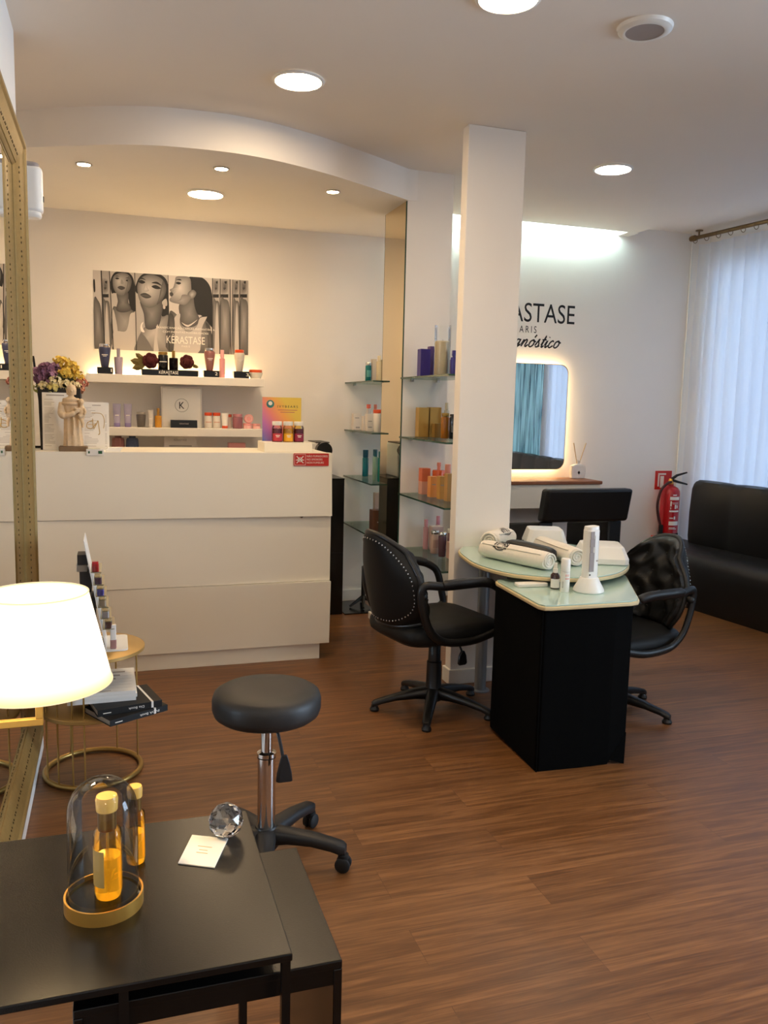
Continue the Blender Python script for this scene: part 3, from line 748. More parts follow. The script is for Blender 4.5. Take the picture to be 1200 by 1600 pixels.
# ------------------------------------------------------------------ styling armchair at the vanity
ac = thing('styling_armchair', 'square black leather styling chair with its back to us, at the lit vanity mirror', 'chair', (3.10, 5.30, 0), 0)
def cush(x0, x1, y0, y1, z0, z1, shear=0):
    m = MB().bx(x0, x1, y0, y1, z0, z1)
    for v in m.v: v.y += shear * (v.z - z0)
    return m
cush(-.335, .335, -.335, -.235, .735, .968, -.22).build('backrest', 'leather', ac, bevel=.022, seg=3)
for s in (-1, 1):
    m = MB().bx(s * .275 - .055, s * .275 + .055, -.27, .30, .16, .735)
    for v in m.v:
        if v.z > .5: v.z -= .09 * (v.y + .27) / .57
    m.build('arm', 'leather', ac, bevel=.015, seg=3)
MB().bx(-.23, .23, -.24, .32, .34, .50).build('seat', 'leather', ac, bevel=.03, seg=3)
MB().lathe([(.001, 0), (.26, 0), (.26, .012), (.04, .03), (.032, .05), (.032, .34), (.001, .34)], n=36).build('pedestal', 'chrome', ac)

# ------------------------------------------------------------------ vanity: desk, lit mirror, lettering
vd = thing('vanity_desk', 'white wall desk with a brown wooden top under the lit mirror', 'desk', (3.10, 5.87, 0))
MB().bx(-.58, .595, -.16, .175, .921, .947).build('desktop', 'wood_top', vd, smooth=0, bevel=.006)
MB().bx(-.57, .585, -.145, .17, .735, .921).build('drawer_box', 'white_lacquer', vd, smooth=0, bevel=.003)
for x in (-.54, .33): MB().bx(x - .02, x + .02, .10, .17, 0, .735).build('leg', 'white_trim', vd, smooth=0, bevel=.002)
vm = thing('vanity_mirror', 'rounded rectangular mirror with warm light glowing around its edge', 'mirror', (3.13, 5.995, 1.44))
rr = rrect(.74, .845, .075, 8)
MB().prism(rr, -.006, .006).xf(Matrix.Rotation(rad(90), 4, 'X')).build('frame', 'rod_bronze', vm, smooth=30)
MB().prism([(x * .985, y * .988) for x, y in rr], .0055, .0075).xf(Matrix.Rotation(rad(90), 4, 'X')).build('glass', 'mirror', vm, smooth=0)
r1 = [Vector((x * .93, y * .94, 0)) for x, y in rr]
MB().tube([Vector((p.x, .028, p.y)) for p in r1], .008, 8, closed=True).build('light_strip', 'led_mirror', vm)
MB().prism([(x * .85, y * .86) for x, y in rr], -.05, -.006).xf(Matrix.Rotation(rad(90), 4, 'X')).build('mount', 'white_plastic', vm, smooth=30)
wl = thing('wall_lettering', 'black KÉRASTASE PARIS lettering on the back wall above the vanity mirror', 'lettering', (3.13, YB - .001, 2.19))
text('KÉRASTASE', 'ink_black', .87, .145, (0, 0, 0), parent=wl, name='word')
text('PARIS', 'ink_black', .19, .052, (0, 0, -.085), parent=wl, name='word', space=1.5)
ws = thing('wall_script', 'black slanted script word Diagnóstico on the back wall under the big lettering', 'lettering', (3.13, YB - .001, 1.995))
GL = {
 'i': ([[(0, .3), (.2, 1), (.14, .2), (.28, 0), (.5, .3)], [(.26, 1.42), (.30, 1.5)]], .42),
 'a': ([[(.75, .85), (.45, 1), (.1, .6), (.1, .15), (.35, 0), (.7, .5), (.78, 1), (.70, .2), (.85, 0), (1.05, .3)]], .98),
 'g': ([[(.75, .85), (.45, 1), (.1, .6), (.1, .15), (.35, 0), (.7, .5), (.78, 1), (.62, -.5), (.3, -.8), (.1, -.5), (.6, -.1), (1.05, .3)]], .98),
 'n': ([[(0, .3), (.15, 1), (.08, 0)], [(.1, .1), (.25, .7), (.52, 1), (.66, .8), (.6, .2), (.75, 0), (.98, .3)]], .9),
 'o': ([[(.5, 1), (.15, .75), (.1, .2), (.4, 0), (.7, .3), (.7, .8), (.5, 1), (.6, .8), (.95, .75)]], .84),
 'ó': ([[(.5, 1), (.15, .75), (.1, .2), (.4, 0), (.7, .3), (.7, .8), (.5, 1), (.6, .8), (.95, .75)], [(.50, 1.32), (.66, 1.72)]], .84),
 's': ([[(0, .2), (.36, 1.15), (.34, .8), (.52, .4), (.42, .05), (.1, .05)], [(.42, .05), (.7, .2)]], .66),
 't': ([[(.1, .3), (.36, 1.65), (.2, .3), (.3, 0), (.52, .25)], [(-.02, 1.05), (.58, 1.1)]], .5),
 'c': ([[(.62, .8), (.45, 1), (.15, .7), (.1, .2), (.35, 0), (.72, .3)]], .68),
 'D': ([[(.45, 1.9), (.3, .1), (.1, .05), (.5, .02), (1.1, .4), (1.25, 1.2), (.9, 1.85), (.3, 1.95), (0, 1.6)]], 1.35),
}
mb = MB(); x = 0; sc_ = .056
segs = []
for ch in 'Diagnóstico':
    st_, adv = GL[ch]
    for s_ in st_: segs.append([(x + px + .42 * py, py) for px, py in s_])
    x += adv * 1.12 + .06
tot = x
for s_ in segs:
    path = smoothp([((px - tot / 2) * sc_ * 1.06, 0, py * sc_) for px, py in s_], 5)
    mb.tube(path, .0058, 8, flat=1.0)
for v in mb.v: v.y *= .15
mb.build('word', 'ink_black', ws)

# ------------------------------------------------------------------ reed diffuser
rd = thing('reed_diffuser', 'white reed diffuser with two wooden sticks on the vanity desk', 'diffuser', (3.60, 5.94, .947))
MB().prism([(x, y) for x, y in ((-.06, 0), (.058, 0), (.066, .05), (.060, .105), (.03, .118), (-.032, .118), (-.062, .105), (-.068, .05))], -.022, .022).xf(Matrix.Rotation(rad(90), 4, 'X')).build('bottle', 'white_plastic', rd, smooth=30, bevel=.008, seg=3)
MB().lathe([(.001, .11), (.013, .11), (.013, .14), (.017, .142), (.017, .150), (.001, .150)], n=18).build('neck', 'white_plastic', rd)
MB().lathe([(.001, -.003), (.012, -.003), (.012, 0), (.001, 0)], (0, -.022, .05), 18, rotm(rx=90)).build('emblem', 'gold_ink', rd)
for x0, x1 in ((-.005, -.048), (.004, .066)): MB().tube([(x0, 0, .10), (x1, 0, .29)], .0035, 8).build('reed', 'reed', rd)

# ------------------------------------------------------------------ fire extinguisher
fs = thing('fire_extinguisher_sign', 'square red sign with a white pictogram on the wall behind the extinguisher', 'sign', (4.515, YB - .004, .925))
MB().bx(-.085, .08, -.002, .004, -.085, .075).build('plate', 'sign_red', fs, smooth=0)
MB().bx(-.06, -.045, -.004, -.0015, -.06, .05).bx(-.06, .02, -.004, -.0015, .04, .055).bx(-.035, .0, -.004, -.0015, -.07, .03).build('pictogram', 'ink_white', fs, smooth=0)
fe = thing('fire_extinguisher', 'red fire extinguisher with black hose hung low on the wall beside the sofa', 'fire extinguisher', (4.525, 5.955, .44))
MB().lathe([(.001, .03), (.080, .03), (.080, .375), (.076, .40), (.060, .425), (.034, .437), (.024, .442), (.024, .455), (.001, .455)], n=36).build('cylinder', 'ext_red', fe)
MB().lathe([(.001, -.005), (.078, -.005), (.083, .0), (.083, .035), (.080, .04), (.001, .04)], n=36).build('foot_ring', 'rubber', fe)
MB().lathe([(.001, .45), (.017, .45), (.022, .46), (.022, .485), (.016, .50), (.001, .50)], n=18).build('valve', 'brass', fe)
for p in ([(0, -.01, .50), (.04, -.02, .53), (.12, -.045, .557)], [(0, -.01, .49), (.05, -.02, .475), (.13, -.045, .455)]):
    MB().tube(p, [.013, .011, .007], 8, flat=1.6).build('handle', 'black_plastic', fe)
hz = MB().tube(smoothp([(-.015, -.02, .475), (-.06, -.03, .462), (-.12, -.03, .40), (-.145, -.03, .28), (-.125, -.03, .17), (-.095, -.03, .09)], 6), .011, 10).build('hose', 'rubber_red', fe)
MB().lathe([(.012, 0), (.015, .01), (.018, .06), (.019, .115), (.014, .12)], (-.095, -.03, -.01), 14).build('nozzle', 'rubber', hz)
def arc_patch(r, a0, a1, z0, z1, n=14):
    m = MB(); vs = []
    for i in range(n + 1):
        a = rad(a0 + (a1 - a0) * i / n); vs += [(r * math.cos(a), r * math.sin(a), z0), (r * math.cos(a), r * math.sin(a), z1)]
    m.add(vs, [(2 * i, 2 * i + 2, 2 * i + 3, 2 * i + 1) for i in range(n)]); return m
for z0, z1, a0, a1 in ((.325, .352, 234, 300), (.222, .236, 234, 300), (.108, .142, 234, 300)):
    arc_patch(.0808, a0, a1, z0, z1).build('label_band', 'ink_white', fe)
lm = arc_patch(.0808, 237, 245, .27, .315)
for a0, a1, z0, z1 in ((239, 243, .245, .262), (265, 275, .25, .285), (279, 287, .255, .28), (237, 259, .17, .175), (237, 259, .165, .168), (263, 273, .16, .185), (237, 275, .085, .09), (237, 285, .075, .08), (250, 275, .362, .372), (245, 290, .30, .303), (250, 290, .29, .293)):
    q = arc_patch(.0808, a0, a1, z0, z1); lm.add(q.v, q.f)
lm.build('label_print', 'ink_white', fe)
MB().bx(-.10, -.03, .03, .094, -.06, .0).build('wall_bracket', 'ext_red', fe, smooth=0)

# ------------------------------------------------------------------ nested black side tables, front left
ut = thing('side_table', 'upper black metal nesting table in the front left corner, holding the glass dome', 'table', (-.05, 1.33, 0))
X0, X1, Ya, Yb = -.285, .287, -.226, .224
MB().bx(X0, X1, Ya, Yb, .688, .70).build('table_top', 'black_metal', ut, smooth=0, bevel=.002)
for y in (Ya + .009, Yb - .009):
    for x in (X1 - .009, .05, X0 + .009): MB().bx(x - .0065, x + .0065, y - .0065, y + .0065, 0, .688).build('leg', 'black_metal', ut, smooth=0)
MB().bx(X0, X1, Ya, Ya + .012, .012, .026).bx(X0, X1, Yb - .012, Yb, .012, .026).build('floor_bar', 'black_metal', ut, smooth=0)
lt = thing('nesting_table', 'lower black nesting table pushed under the upper one, its right end sticking out', 'table', (.05, 1.339, 0))
MB().bx(-.12, .28, -.175, .175, .616, .63).build('table_top', 'black_metal', lt, smooth=0, bevel=.002)
for x in (.266, -.12): MB().bx(x, x + .014, -.175, .175, 0, .616).build('side_panel', 'black_gloss', lt, smooth=0, bevel=.002)
MB().bx(-.106, .266, -.172, -.160, .588, .616).build('apron', 'black_metal', lt, smooth=0)
MB().bx(.118, .13, -.172, -.160, 0, .588).build('upright', 'black_metal', lt, smooth=0)

TT = .70
dm = thing('glass_dome', 'clear glass dome on a brass base over a golden oil bottle', 'display dome', (-.027, 1.305, TT))
MB().lathe([(.001, 0), (.0605, 0), (.0605, .0225), (.0575, .0225), (.0570, .015)], n=56, cap=False).build('base_ring', 'brass', dm, smooth=30)
MB().lathe([(.001, .0015), (.0568, .0015), (.0568, .015), (.050, .016), (.001, .016)], n=48).build('base_board', 'black_gloss', dm)
dp = [(.0535, .018), (.0535, .10), (.0533, .160)] + [(.0533 * math.cos(rad(a)), .160 + .0533 * math.sin(rad(a))) for a in range(8, 90, 8)] + [(.001, .2133)]
MB().lathe(dp, n=56, cap=False).build('glass', 'clear_glass', dm, smooth=80)
def oil_bottle(loc, label, r, H, parent=None):
    t = thing('oil_bottle', label, 'bottle', loc)
    k = H / .185
    MB().lathe([(.001, .004), (r * .86, .004), (r * .9, .01), (r * .9, H * .42), (.001, H * .42)], n=28).build('oil', 'tinted_oil', t)
    MB().lathe([(r * .85, 0), (r, .004), (r, H * .62), (r * .95, H * .67), (r * .66, H * .70), (r * .62, H * .72)], n=32, cap=False).build('flask', 'amber_glass', t, smooth=60)
    MB().lathe([(r * .42, H * .30), (.003, H * .16), (.002, .012 * k)], n=12, cap=False).tube([(0, 0, H * .30), (0, 0, H * .7)], .002, 6).build('dip_tube', 'clear_plastic', t)
    MB().lathe([(.001, H * .68), (r * .66, H * .68), (r * .66, H * .865), (.001, H * .865)], n=28).build('collar', 'bronze_collar', t)
    MB().lathe([(.001, H * .865), (r * .76, H * .865), (r * .80, H * .97), (r * .72, H), (.001, H)], n=28).build('cap', 'amber_cap', t)
    arc_patch(r + .0006, 150, 255, .03 * k, .095 * k).build('label', 'gold_ink', t)
    return t
oil_bottle((-.020, 1.298, TT + .016), 'golden oil pump bottle standing inside the glass dome', .0215, .170)
oil_bottle((.024, 1.415, TT), 'slim golden oil bottle standing just behind the glass dome', .0165, .142)
cb = MB()
bm = bmesh.new(); bmesh.ops.create_icosphere(bm, subdivisions=2, radius=.0325)
cb.add([v.co.copy() for v in bm.verts], [tuple(v.index for v in f.verts) for f in bm.faces]); bm.free()
for v in cb.v: v.z = max(v.z, -.0305)
o = cb.build('crystal_ball', 'crystal', None, smooth=0, loc=(.186, 1.466, TT + .0308)); tag(o, 'faceted clear crystal ball on the black side table', 'ornament')
cd = MB().prism([(.094, 1.393), (.153, 1.362), (.188, 1.452), (.126, 1.483)], TT + .0004, TT + .0022).build('card', 'paper', None, smooth=0); tag(cd, 'small white card lying on the black side table beside the crystal ball', 'card')
cm = MB()
for (t0, t1, s0) in ((.3, .7, .62), (.38, .62, .5), (.34, .66, .4)):
    a = Vector((.094, 1.393, 0)); u = Vector((.059, -.031, 0)); w = Vector((.033, .09, 0))
    p = a + u * t0 + w * s0; q = a + u * t1 + w * s0; d = w * .02
    cm.add([(p.x, p.y, TT + .0024), (q.x, q.y, TT + .0024), (q.x + d.x, q.y + d.y, TT + .0024), (p.x + d.x, p.y + d.y, TT + .0024)], [(0, 1, 2, 3)])
cm.build('print', 'gold_ink', cd, smooth=0)

# ------------------------------------------------------------------ lamp with brass arm
lp = thing('wall_lamp', 'glowing white conical lampshade on a square brass arm, front left', 'lamp', (-.128, 1.465, 1.022))
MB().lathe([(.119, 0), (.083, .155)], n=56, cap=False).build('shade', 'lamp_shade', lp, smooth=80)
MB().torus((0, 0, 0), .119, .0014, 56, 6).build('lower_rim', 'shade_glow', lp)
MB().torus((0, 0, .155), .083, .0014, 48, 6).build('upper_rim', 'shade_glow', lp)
MB().bx(-.006, .006, -.006, .006, -.062, .045).bx(-.209, .006, -.006, .006, -.074, -.062).build('arm', 'brass', lp, smooth=0, bevel=.001)
MB().bx(-.217, -.209, -.03, .03, -.11, -.02).build('wall_plate', 'brass', lp, smooth=0, bevel=.002)
MB().lathe([(.001, .045), (.016, .045), (.016, .075), (.001, .075)], n=16).build('socket', 'white_plastic', lp)
MB().ball((0, 0, .10), .026, 16, 10).build('bulb', 'bulb', lp)

# ------------------------------------------------------------------ round gold wire side table
gt = thing('gold_side_table', 'round gold wire side table with two shelves, by the gold mirror', 'table', (-.10, 3.41, 0))
MB().torus((0, 0, .012), .185, .0105, 64, 10).build('base_ring', 'gold_satin', gt)
MB().lathe([(.001, .268), (.196, .268), (.202, .272), (.202, .284), (.196, .288), (.001, .288)], n=64).build('shelf', 'gold_top', gt)
MB().lathe([(.001, .503), (.200, .503), (.206, .507), (.206, .519), (.202, .522), (.001, .522)], n=64).build('table_top', 'gold_top', gt)
for a in (248, 262, 205, 228, 120, 60, 20): MB().tube([(.185 * math.cos(rad(a)), .185 * math.sin(rad(a)), .012), (.185 * math.cos(rad(a)), .185 * math.sin(rad(a)), .505)], .0035, 8).build('rod', 'gold_satin', gt)

def book(name, label, x0y0, ang, w, d, z, th, cover, edge=True, group=None):
    # corner at x0y0, spine runs along +x' for w, pages extend +y' for d
    t = thing(name, label, 'book' if name == 'book' else 'magazine', (x0y0[0], x0y0[1], z), ang, group)
    MB().bx(0, w, 0, d, 0, .002).bx(0, w, 0, d, th - .002, th).bx(0, w, 0, .003, .002, th - .002).build('cover', cover, t, smooth=0)
    MB().bx(.003, w - .003, .003, d - .004, .002, th - .002).build('pages', 'paper', t, smooth=0)
    return t
UPS = Matrix(((-1, 0, 0), (0, 0, -1), (0, -1, 0)))
b1 = book('book', 'bottom black book of the gold table stack, sticking out furthest right', (-.03, 3.125), 29, .245, .20, .2885, .024, 'ink_black')
text('INOA Book', 'ink_white', .085, .009, (.165, -.0008, .0155), UPS, parent=b1)
MB().bx(.02, .05, -.0006, 0, .009, .012).build('print', 'ink_white', b1, smooth=0)
MB().bx(.185, .193, -.0006, .0, .002, .023).bx(.185, .193, 0, .2, .024, .0246).build('stripe', 'ink_white', b1, smooth=0)
b2 = book('book', 'black book with white stripe, second from the bottom of the gold table stack', (-.075, 3.17), 14, .245, .21, .313, .026, 'ink_black')
text('Dia Book', 'ink_white', .06, .009, (.145, -.0008, .017), UPS, parent=b2)
MB().bx(.02, .05, -.0006, 0, .009, .012).build('print', 'ink_white', b2, smooth=0)
MB().bx(.203, .211, -.0006, .0, .002, .026).bx(.203, .211, 0, .21, .026, .0266).build('stripe', 'ink_white', b2, smooth=0)
for k, (dx, lab) in enumerate(((.0, 'white magazine lying directly on the two black books'), (.004, 'white magazine in the middle of the three on the gold table'))):
    book('magazine', lab, (-.186 + dx, 3.247 - .003 * k), 1, .252, .29, .3395 + k * .0145, .014, 'paper')
mg = book('magazine', 'topmost white magazine with staggered grey bars on its cover, on the gold table', (-.187, 3.247), 0, .252, .29, .3686, .012, 'paper')
pm = MB()
for i, x in enumerate((.205, .185, .168, .15, .125)): pm.use(1 if i == 4 else 0).bx(x - .038, x + .01, .235 - i * .042, .251 - i * .042, .012, .0125)
for i in range(7): pm.use(0).bx(.05, .24, .225 - i * .036, .2258 - i * .036, .012, .0123)
pm.use(0).bx(.06, .16, .014, .02, .012, .0124)
pm.build('cover_print', ['paper_grey', mat('print_red', (196, 120, 110), .7, noise=.05)], mg, smooth=0)

pd = thing('polish_display', 'white stepped display stand for nail polish on top of the gold table', 'display stand', (-.06, 3.42, .5225))
MB().prism(rrect(.20, .22, .02), 0, .006).build('base_plate', 'white_plastic', pd, smooth=30)
MB().add([(.020, -.10, .006), (-.055, -.10, .44), (-.0575, -.10, .44), (.0165, -.10, .006), (.020, .10, .006), (-.055, .10, .44), (-.0575, .10, .44), (.0165, .10, .006)], [(0, 1, 2, 3), (4, 7, 6, 5), (0, 4, 5, 1), (1, 5, 6, 2), (2, 6, 7, 3), (3, 7, 4, 0)]).build('back_panel', 'white_plastic', pd, smooth=0)
for q in ((-.088, -.048, .0, .10, .30, .325), (-.075, -.035, .0, .10, .20, .215), (-.07, -.01, .0, .10, .006, .05)): MB().bx(*q).build('rear_tier', 'white_plastic', pd, smooth=0)
MB().bx(-.085, -.042, .012, .10, .325, .365).bx(-.078, -.034, .012, .10, .215, .30).bx(-.068, -.02, .012, .10, .05, .20).build('rear_rack', 'grey_dark', pd, smooth=0)
TIER = [(-.030, .315), (-.021, .266), (-.013, .220), (-.006, .176), (.004, .130), (.014, .088)]
for x, z in TIER: MB().bx(x - .01, x + .036, -.095, .095, z - .003, z).build('tier', 'clear_plastic', pd, smooth=0)
PC = [((205, 40, 44), 'bright red'), ((96, 62, 82), 'dark plum'), ((90, 84, 176), 'violet blue'), ((196, 176, 150), 'pale nude'), ((206, 198, 196), 'clear pearl'), ((110, 70, 62), 'brown')]
for i, ((x, z), (c, nme)) in enumerate(zip(TIER, PC)):
    t = thing('nail_polish', f'{nme} nail polish bottle on the stepped display, ' + ('topmost of the row' if i == 0 else ('lowest of the steps' if i == 5 else f'just below the {PC[i-1][1]} one')), 'nail polish', (pd.location.x + x + .014, pd.location.y - .085, pd.location.z + z + .0005), 0, 'nail polish bottles on the display')
    mm = mat('polish_' + nme.replace(' ', '_'), c, .12, noise=.03, coat=.6)
    MB().prism(rrect(.026, .022, .006), 0, .026).build('bottle', mm, t, bevel=.003)
    MB().prism(rrect(.0275, .0235, .006), .0005, .031).build('glass', 'clear_glass', t, smooth=30)
    MB().prism(rrect(.0235, .019, .004), .026, .040).build('cap', mm if i < 1 else 'clear_plastic', t, smooth=30)
t = thing('nail_polish', 'upright nail polish bottle with a tall white cap at the foot of the stepped display', 'nail polish', (pd.location.x + .045, pd.location.y - .085, pd.location.z + .0065))
MB().prism(rrect(.024, .022, .004), 0, .036).build('bottle', mat('polish_rose', (168, 128, 124), .15, noise=.05), t, bevel=.003)
MB().prism(rrect(.022, .019, .003), .034, .095).build('cap', 'white_plastic', t, bevel=.002)

# ------------------------------------------------------------------ things on the manicure table / trolley
TZ = .7602
def towel(name, label, a, b, r, logo=True, flat=1.0, cat='towel'):
    a = Vector(a); b = Vector(b); L = (b - a).length; ang = math.degrees(math.atan2(b.y - a.y, b.x - a.x))
    t = thing(name, label, cat, (a.x, a.y, TZ), ang)
    rings = []
    for k in range(25):
        s = k / 24; x = L * s; e = 1 - .10 * max(0, (.06 - s) / .06) - .10 * max(0, (s - .94) / .06)
        rings.append([Vector((x + .004 * math.sin(q * 3), r * e * math.cos(q) * (1.06 + .02 * math.sin(5 * s + q)), r * .93 * flat + r * e * flat * math.sin(q) * (.93 + .015 * math.sin(9 * s + 2 * q)))) for q in [2 * PI * i / 28 for i in range(28)]])
    m = MB().loft(rings); m.build('roll', 'towel', t, smooth=70)
    for x, sgn in ((L + .001, 1), (-.001, -1)):
        sp_ = [(x + sgn * (.004 - .0002 * i), (r * .86 * (1 - i / 46)) * math.cos(i * .42), r * .93 * flat + (r * .82 * flat * (1 - i / 46)) * math.sin(i * .42)) for i in range(44)]
        MB().tube(sp_, r * .085, 6).build('rolled_end', 'towel', t, smooth=70)
    MB().tube([(.02, -r * .80, r * .93 * flat + r * .68 * flat), (L * .5, -r * .82, r * .93 * flat + r * .66 * flat), (L - .02, -r * .80, r * .93 * flat + r * .68 * flat)], r * .07, 6).build('hem', 'towel', t, smooth=70)
    return t, L, r
def emblem(t, x, r, w, flat=1.0):
    # LCN with a little crown, wrapped on the upper camera side of the roll
    o1 = text('LCN', 'ink_black', w, w * .42, (0, 0, 0), Matrix.Identity(3), parent=t, name='emblem', space=.85)
    k = MB()
    k.torus((0, w * .2, 0), w * .46, w * .028, 30, 4, sy=.62)
    for dx in (-.2, 0, .2): k.box((dx * w, w * .58, 0), (w * .16, w * .1, .0006), rotm(rz=45))
    k.box((0, w * .48, 0), (w * .6, w * .06, .0006))
    o2 = k.build('emblem_ring', 'ink_black', o1, smooth=0)
    for o in (o1, o2):
        for v in o.data.vertices:
            ph = rad(50) + (v.co.y - w * .2) / r
            v.co = Vector((x + v.co.x, -(r * 1.10) * math.cos(ph), r * .93 * flat + r * 1.05 * flat * math.sin(ph)))
tw, L, r = towel('rolled_towel', 'long rolled white towel with a black emblem along the front edge of the manicure table', (1.766, 3.751), (1.910, 3.356), 0.0464)
emblem(tw, .14, .0464, .087)
tw, L, r = towel('rolled_towel', 'short rolled white towel at the back left of the manicure table, end spiral toward us', (1.861, 3.894), (2.023, 4.017), 0.0553)
emblem(tw, .11, .0553, .075)
tw, L, r = towel('rolled_towel', 'rolled white towel in the middle, right of the black cushion', (2.110, 3.804), (2.092, 3.415), 0.0474)
tw = thing('hand_cushion', 'black padded hand rest between the two long rolled towels', 'cushion', (1.925, 3.830, TZ), math.degrees(math.atan2(-.42, .10)))
rings = []
for k in range(17):
    s = k / 16; e = math.sqrt(max(.02, 1 - (2 * s - 1) ** 6))
    rings.append([Vector((.37 * s, .038 * e * math.copysign(abs(math.cos(q)) ** .7, math.cos(q)), .040 + .040 * e * math.copysign(abs(math.sin(q)) ** .7, math.sin(q)) * (1 if math.sin(q) > 0 else .98))) for q in [2 * PI * i / 20 for i in range(20)]])
MB().loft(rings).build('pad', 'leather', tw, smooth=60)
def uv_lamp(label, loc, rz, w, d, h):
    t = thing('nail_lamp', label, 'nail lamp', loc, rz)
    def ring(k, z, kk=1): return [Vector((x * k, y * k * kk, z)) for x, y in [(-w / 2, -d / 2 + .02), (-w / 2 + .02, -d / 2), (w / 2 - .02, -d / 2), (w / 2, -d / 2 + .02), (w / 2, d / 2 - .02), (w / 2 - .02, d / 2), (-w / 2 + .02, d / 2), (-w / 2, d / 2 - .02)]]
    MB().loft([ring(.97, 0), ring(1, .006), ring(1, h * .35), ring(.80, h), ]).build('housing', 'white_plastic', t, smooth=20, bevel=.004)
    return t
u1 = uv_lamp('white nail lamp with dark buttons at the back of the manicure table, behind the towels', (2.210, 3.948, TZ), -20, .22, .20, .105)
for i in range(3): MB().bx(-.115, -.1105, -.03 + i * .02, -.018 + i * .02, .022, .034).build('button', 'ink_black', u1, smooth=0)
MB().box((-.0975, 0, .066), (.003, .05, .006), rotm(ry=20)).build('display', 'ink_black', u1, smooth=0)
uv_lamp('wide white faceted nail lamp at the right end of the manicure table', (2.30, 3.535, TZ), -25, .24, .26, .085)

CZ = .7152
ty = MB().prism(rrect(.145, .05, .008), 0, .017).build('nail_file_tray', 'white_plastic', None, bevel=.004, loc=(1.765, 3.25, CZ)); ty.rotation_euler = (0, 0, rad(-3)); tag(ty, 'flat white oblong case lying on the trolley cabinet top', 'case')
t = thing('dropper_bottle', 'small brown bottle with white spray top on the trolley cabinet', 'bottle', (1.846, 3.185, CZ))
MB().lathe([(.001, 0), (.019, 0), (.020, .003), (.020, .062), (.012, .072), (.001, .072)], n=24).build('bottle', mat('brown_glass', (52, 24, 16), .1, noise=.05, coat=.5), t)
arc_patch(.0206, 180, 330, .006, .046).build('label', 'paper', t)
MB().lathe([(.001, .07), (.0105, .07), (.0105, .09), (.008, .092), (.008, .116), (.001, .116)], n=18).build('sprayer', 'white_plastic', t)
t = thing('lotion_bottle', 'white cylindrical bottle with white cap beside the brown bottle', 'bottle', (1.858, 3.12, CZ))
MB().lathe([(.001, 0), (.019, 0), (.020, .003), (.020, .088), (.001, .088)], n=28).build('bottle', 'white_plastic', t)
MB().lathe([(.001, .089), (.0195, .089), (.0205, .093), (.0205, .142), (.018, .147), (.001, .147)], n=28).build('cap', 'white_plastic', t)
q = arc_patch(.0204, 240, 300, .058, .062)
for a in (245, 262, 280): z = arc_patch(.0204, a, a + 8, .07, .08); q.add(z.v, z.f)
q.build('print', mat('print_coral', (226, 150, 130), .6, noise=.02), t)
q = arc_patch(.0204, 205, 220, .02, .024)
for z0 in (.026, .032, .038, .044): z = arc_patch(.0204, 205, 222, z0, z0 + .003); q.add(z.v, z.f)
q.build('fine_print', 'paper_grey', t)
wh = thing('wax_heater', 'tall white roll-on wax heater with grey window standing in its base', 'wax heater', (1.968, 3.105, CZ), 8)
MB().lathe([(.001, 0), (.064, 0), (.067, .004), (.066, .012), (.046, .048), (.040, .062), (.001, .062)], n=48).build('base', 'white_plastic', wh)
MB().prism(rrect(.064, .05, .016, 6), .05, .275).build('body', 'white_plastic', wh, smooth=40, bevel=.006, seg=3)
MB().loft([[Vector((x, y, .274)) for x, y in rrect(.062, .048, .016, 6)], [Vector((x * .95, y * .95, .288 - .10 * (-x) * 1.2 * 0 + .05 * x)) for x, y in rrect(.062, .048, .016, 6)]]).build('top_cap', 'white_plastic', wh, smooth=40)
MB().bx(-.026, .0, -.0275, -.0245, .092, .175).bx(-.024, -.006, -.0275, -.0245, .175, .20).bx(-.026, .0, -.0275, -.0245, .20, .235).bx(-.025, -.004, -.0275, -.0245, .235, .268).xf(Matrix.Identity(4)).build('window', 'grey_plastic', wh, smooth=0, bevel=.002)
MB().bx(.0, .006, -.0272, -.0248, .09, .25).build('window_lip', 'white_plastic', wh, smooth=0)
MB().lathe([(.001, -.001), (.004, -.001), (.004, 0), (.001, 0)], (-.018, -.0252, .078), 12, rotm(rx=90)).build('indicator', 'ink_black', wh)
MB().bx(.012, .022, -.0256, -.0246, .135, .142).build('print', 'paper_grey', wh, smooth=0)
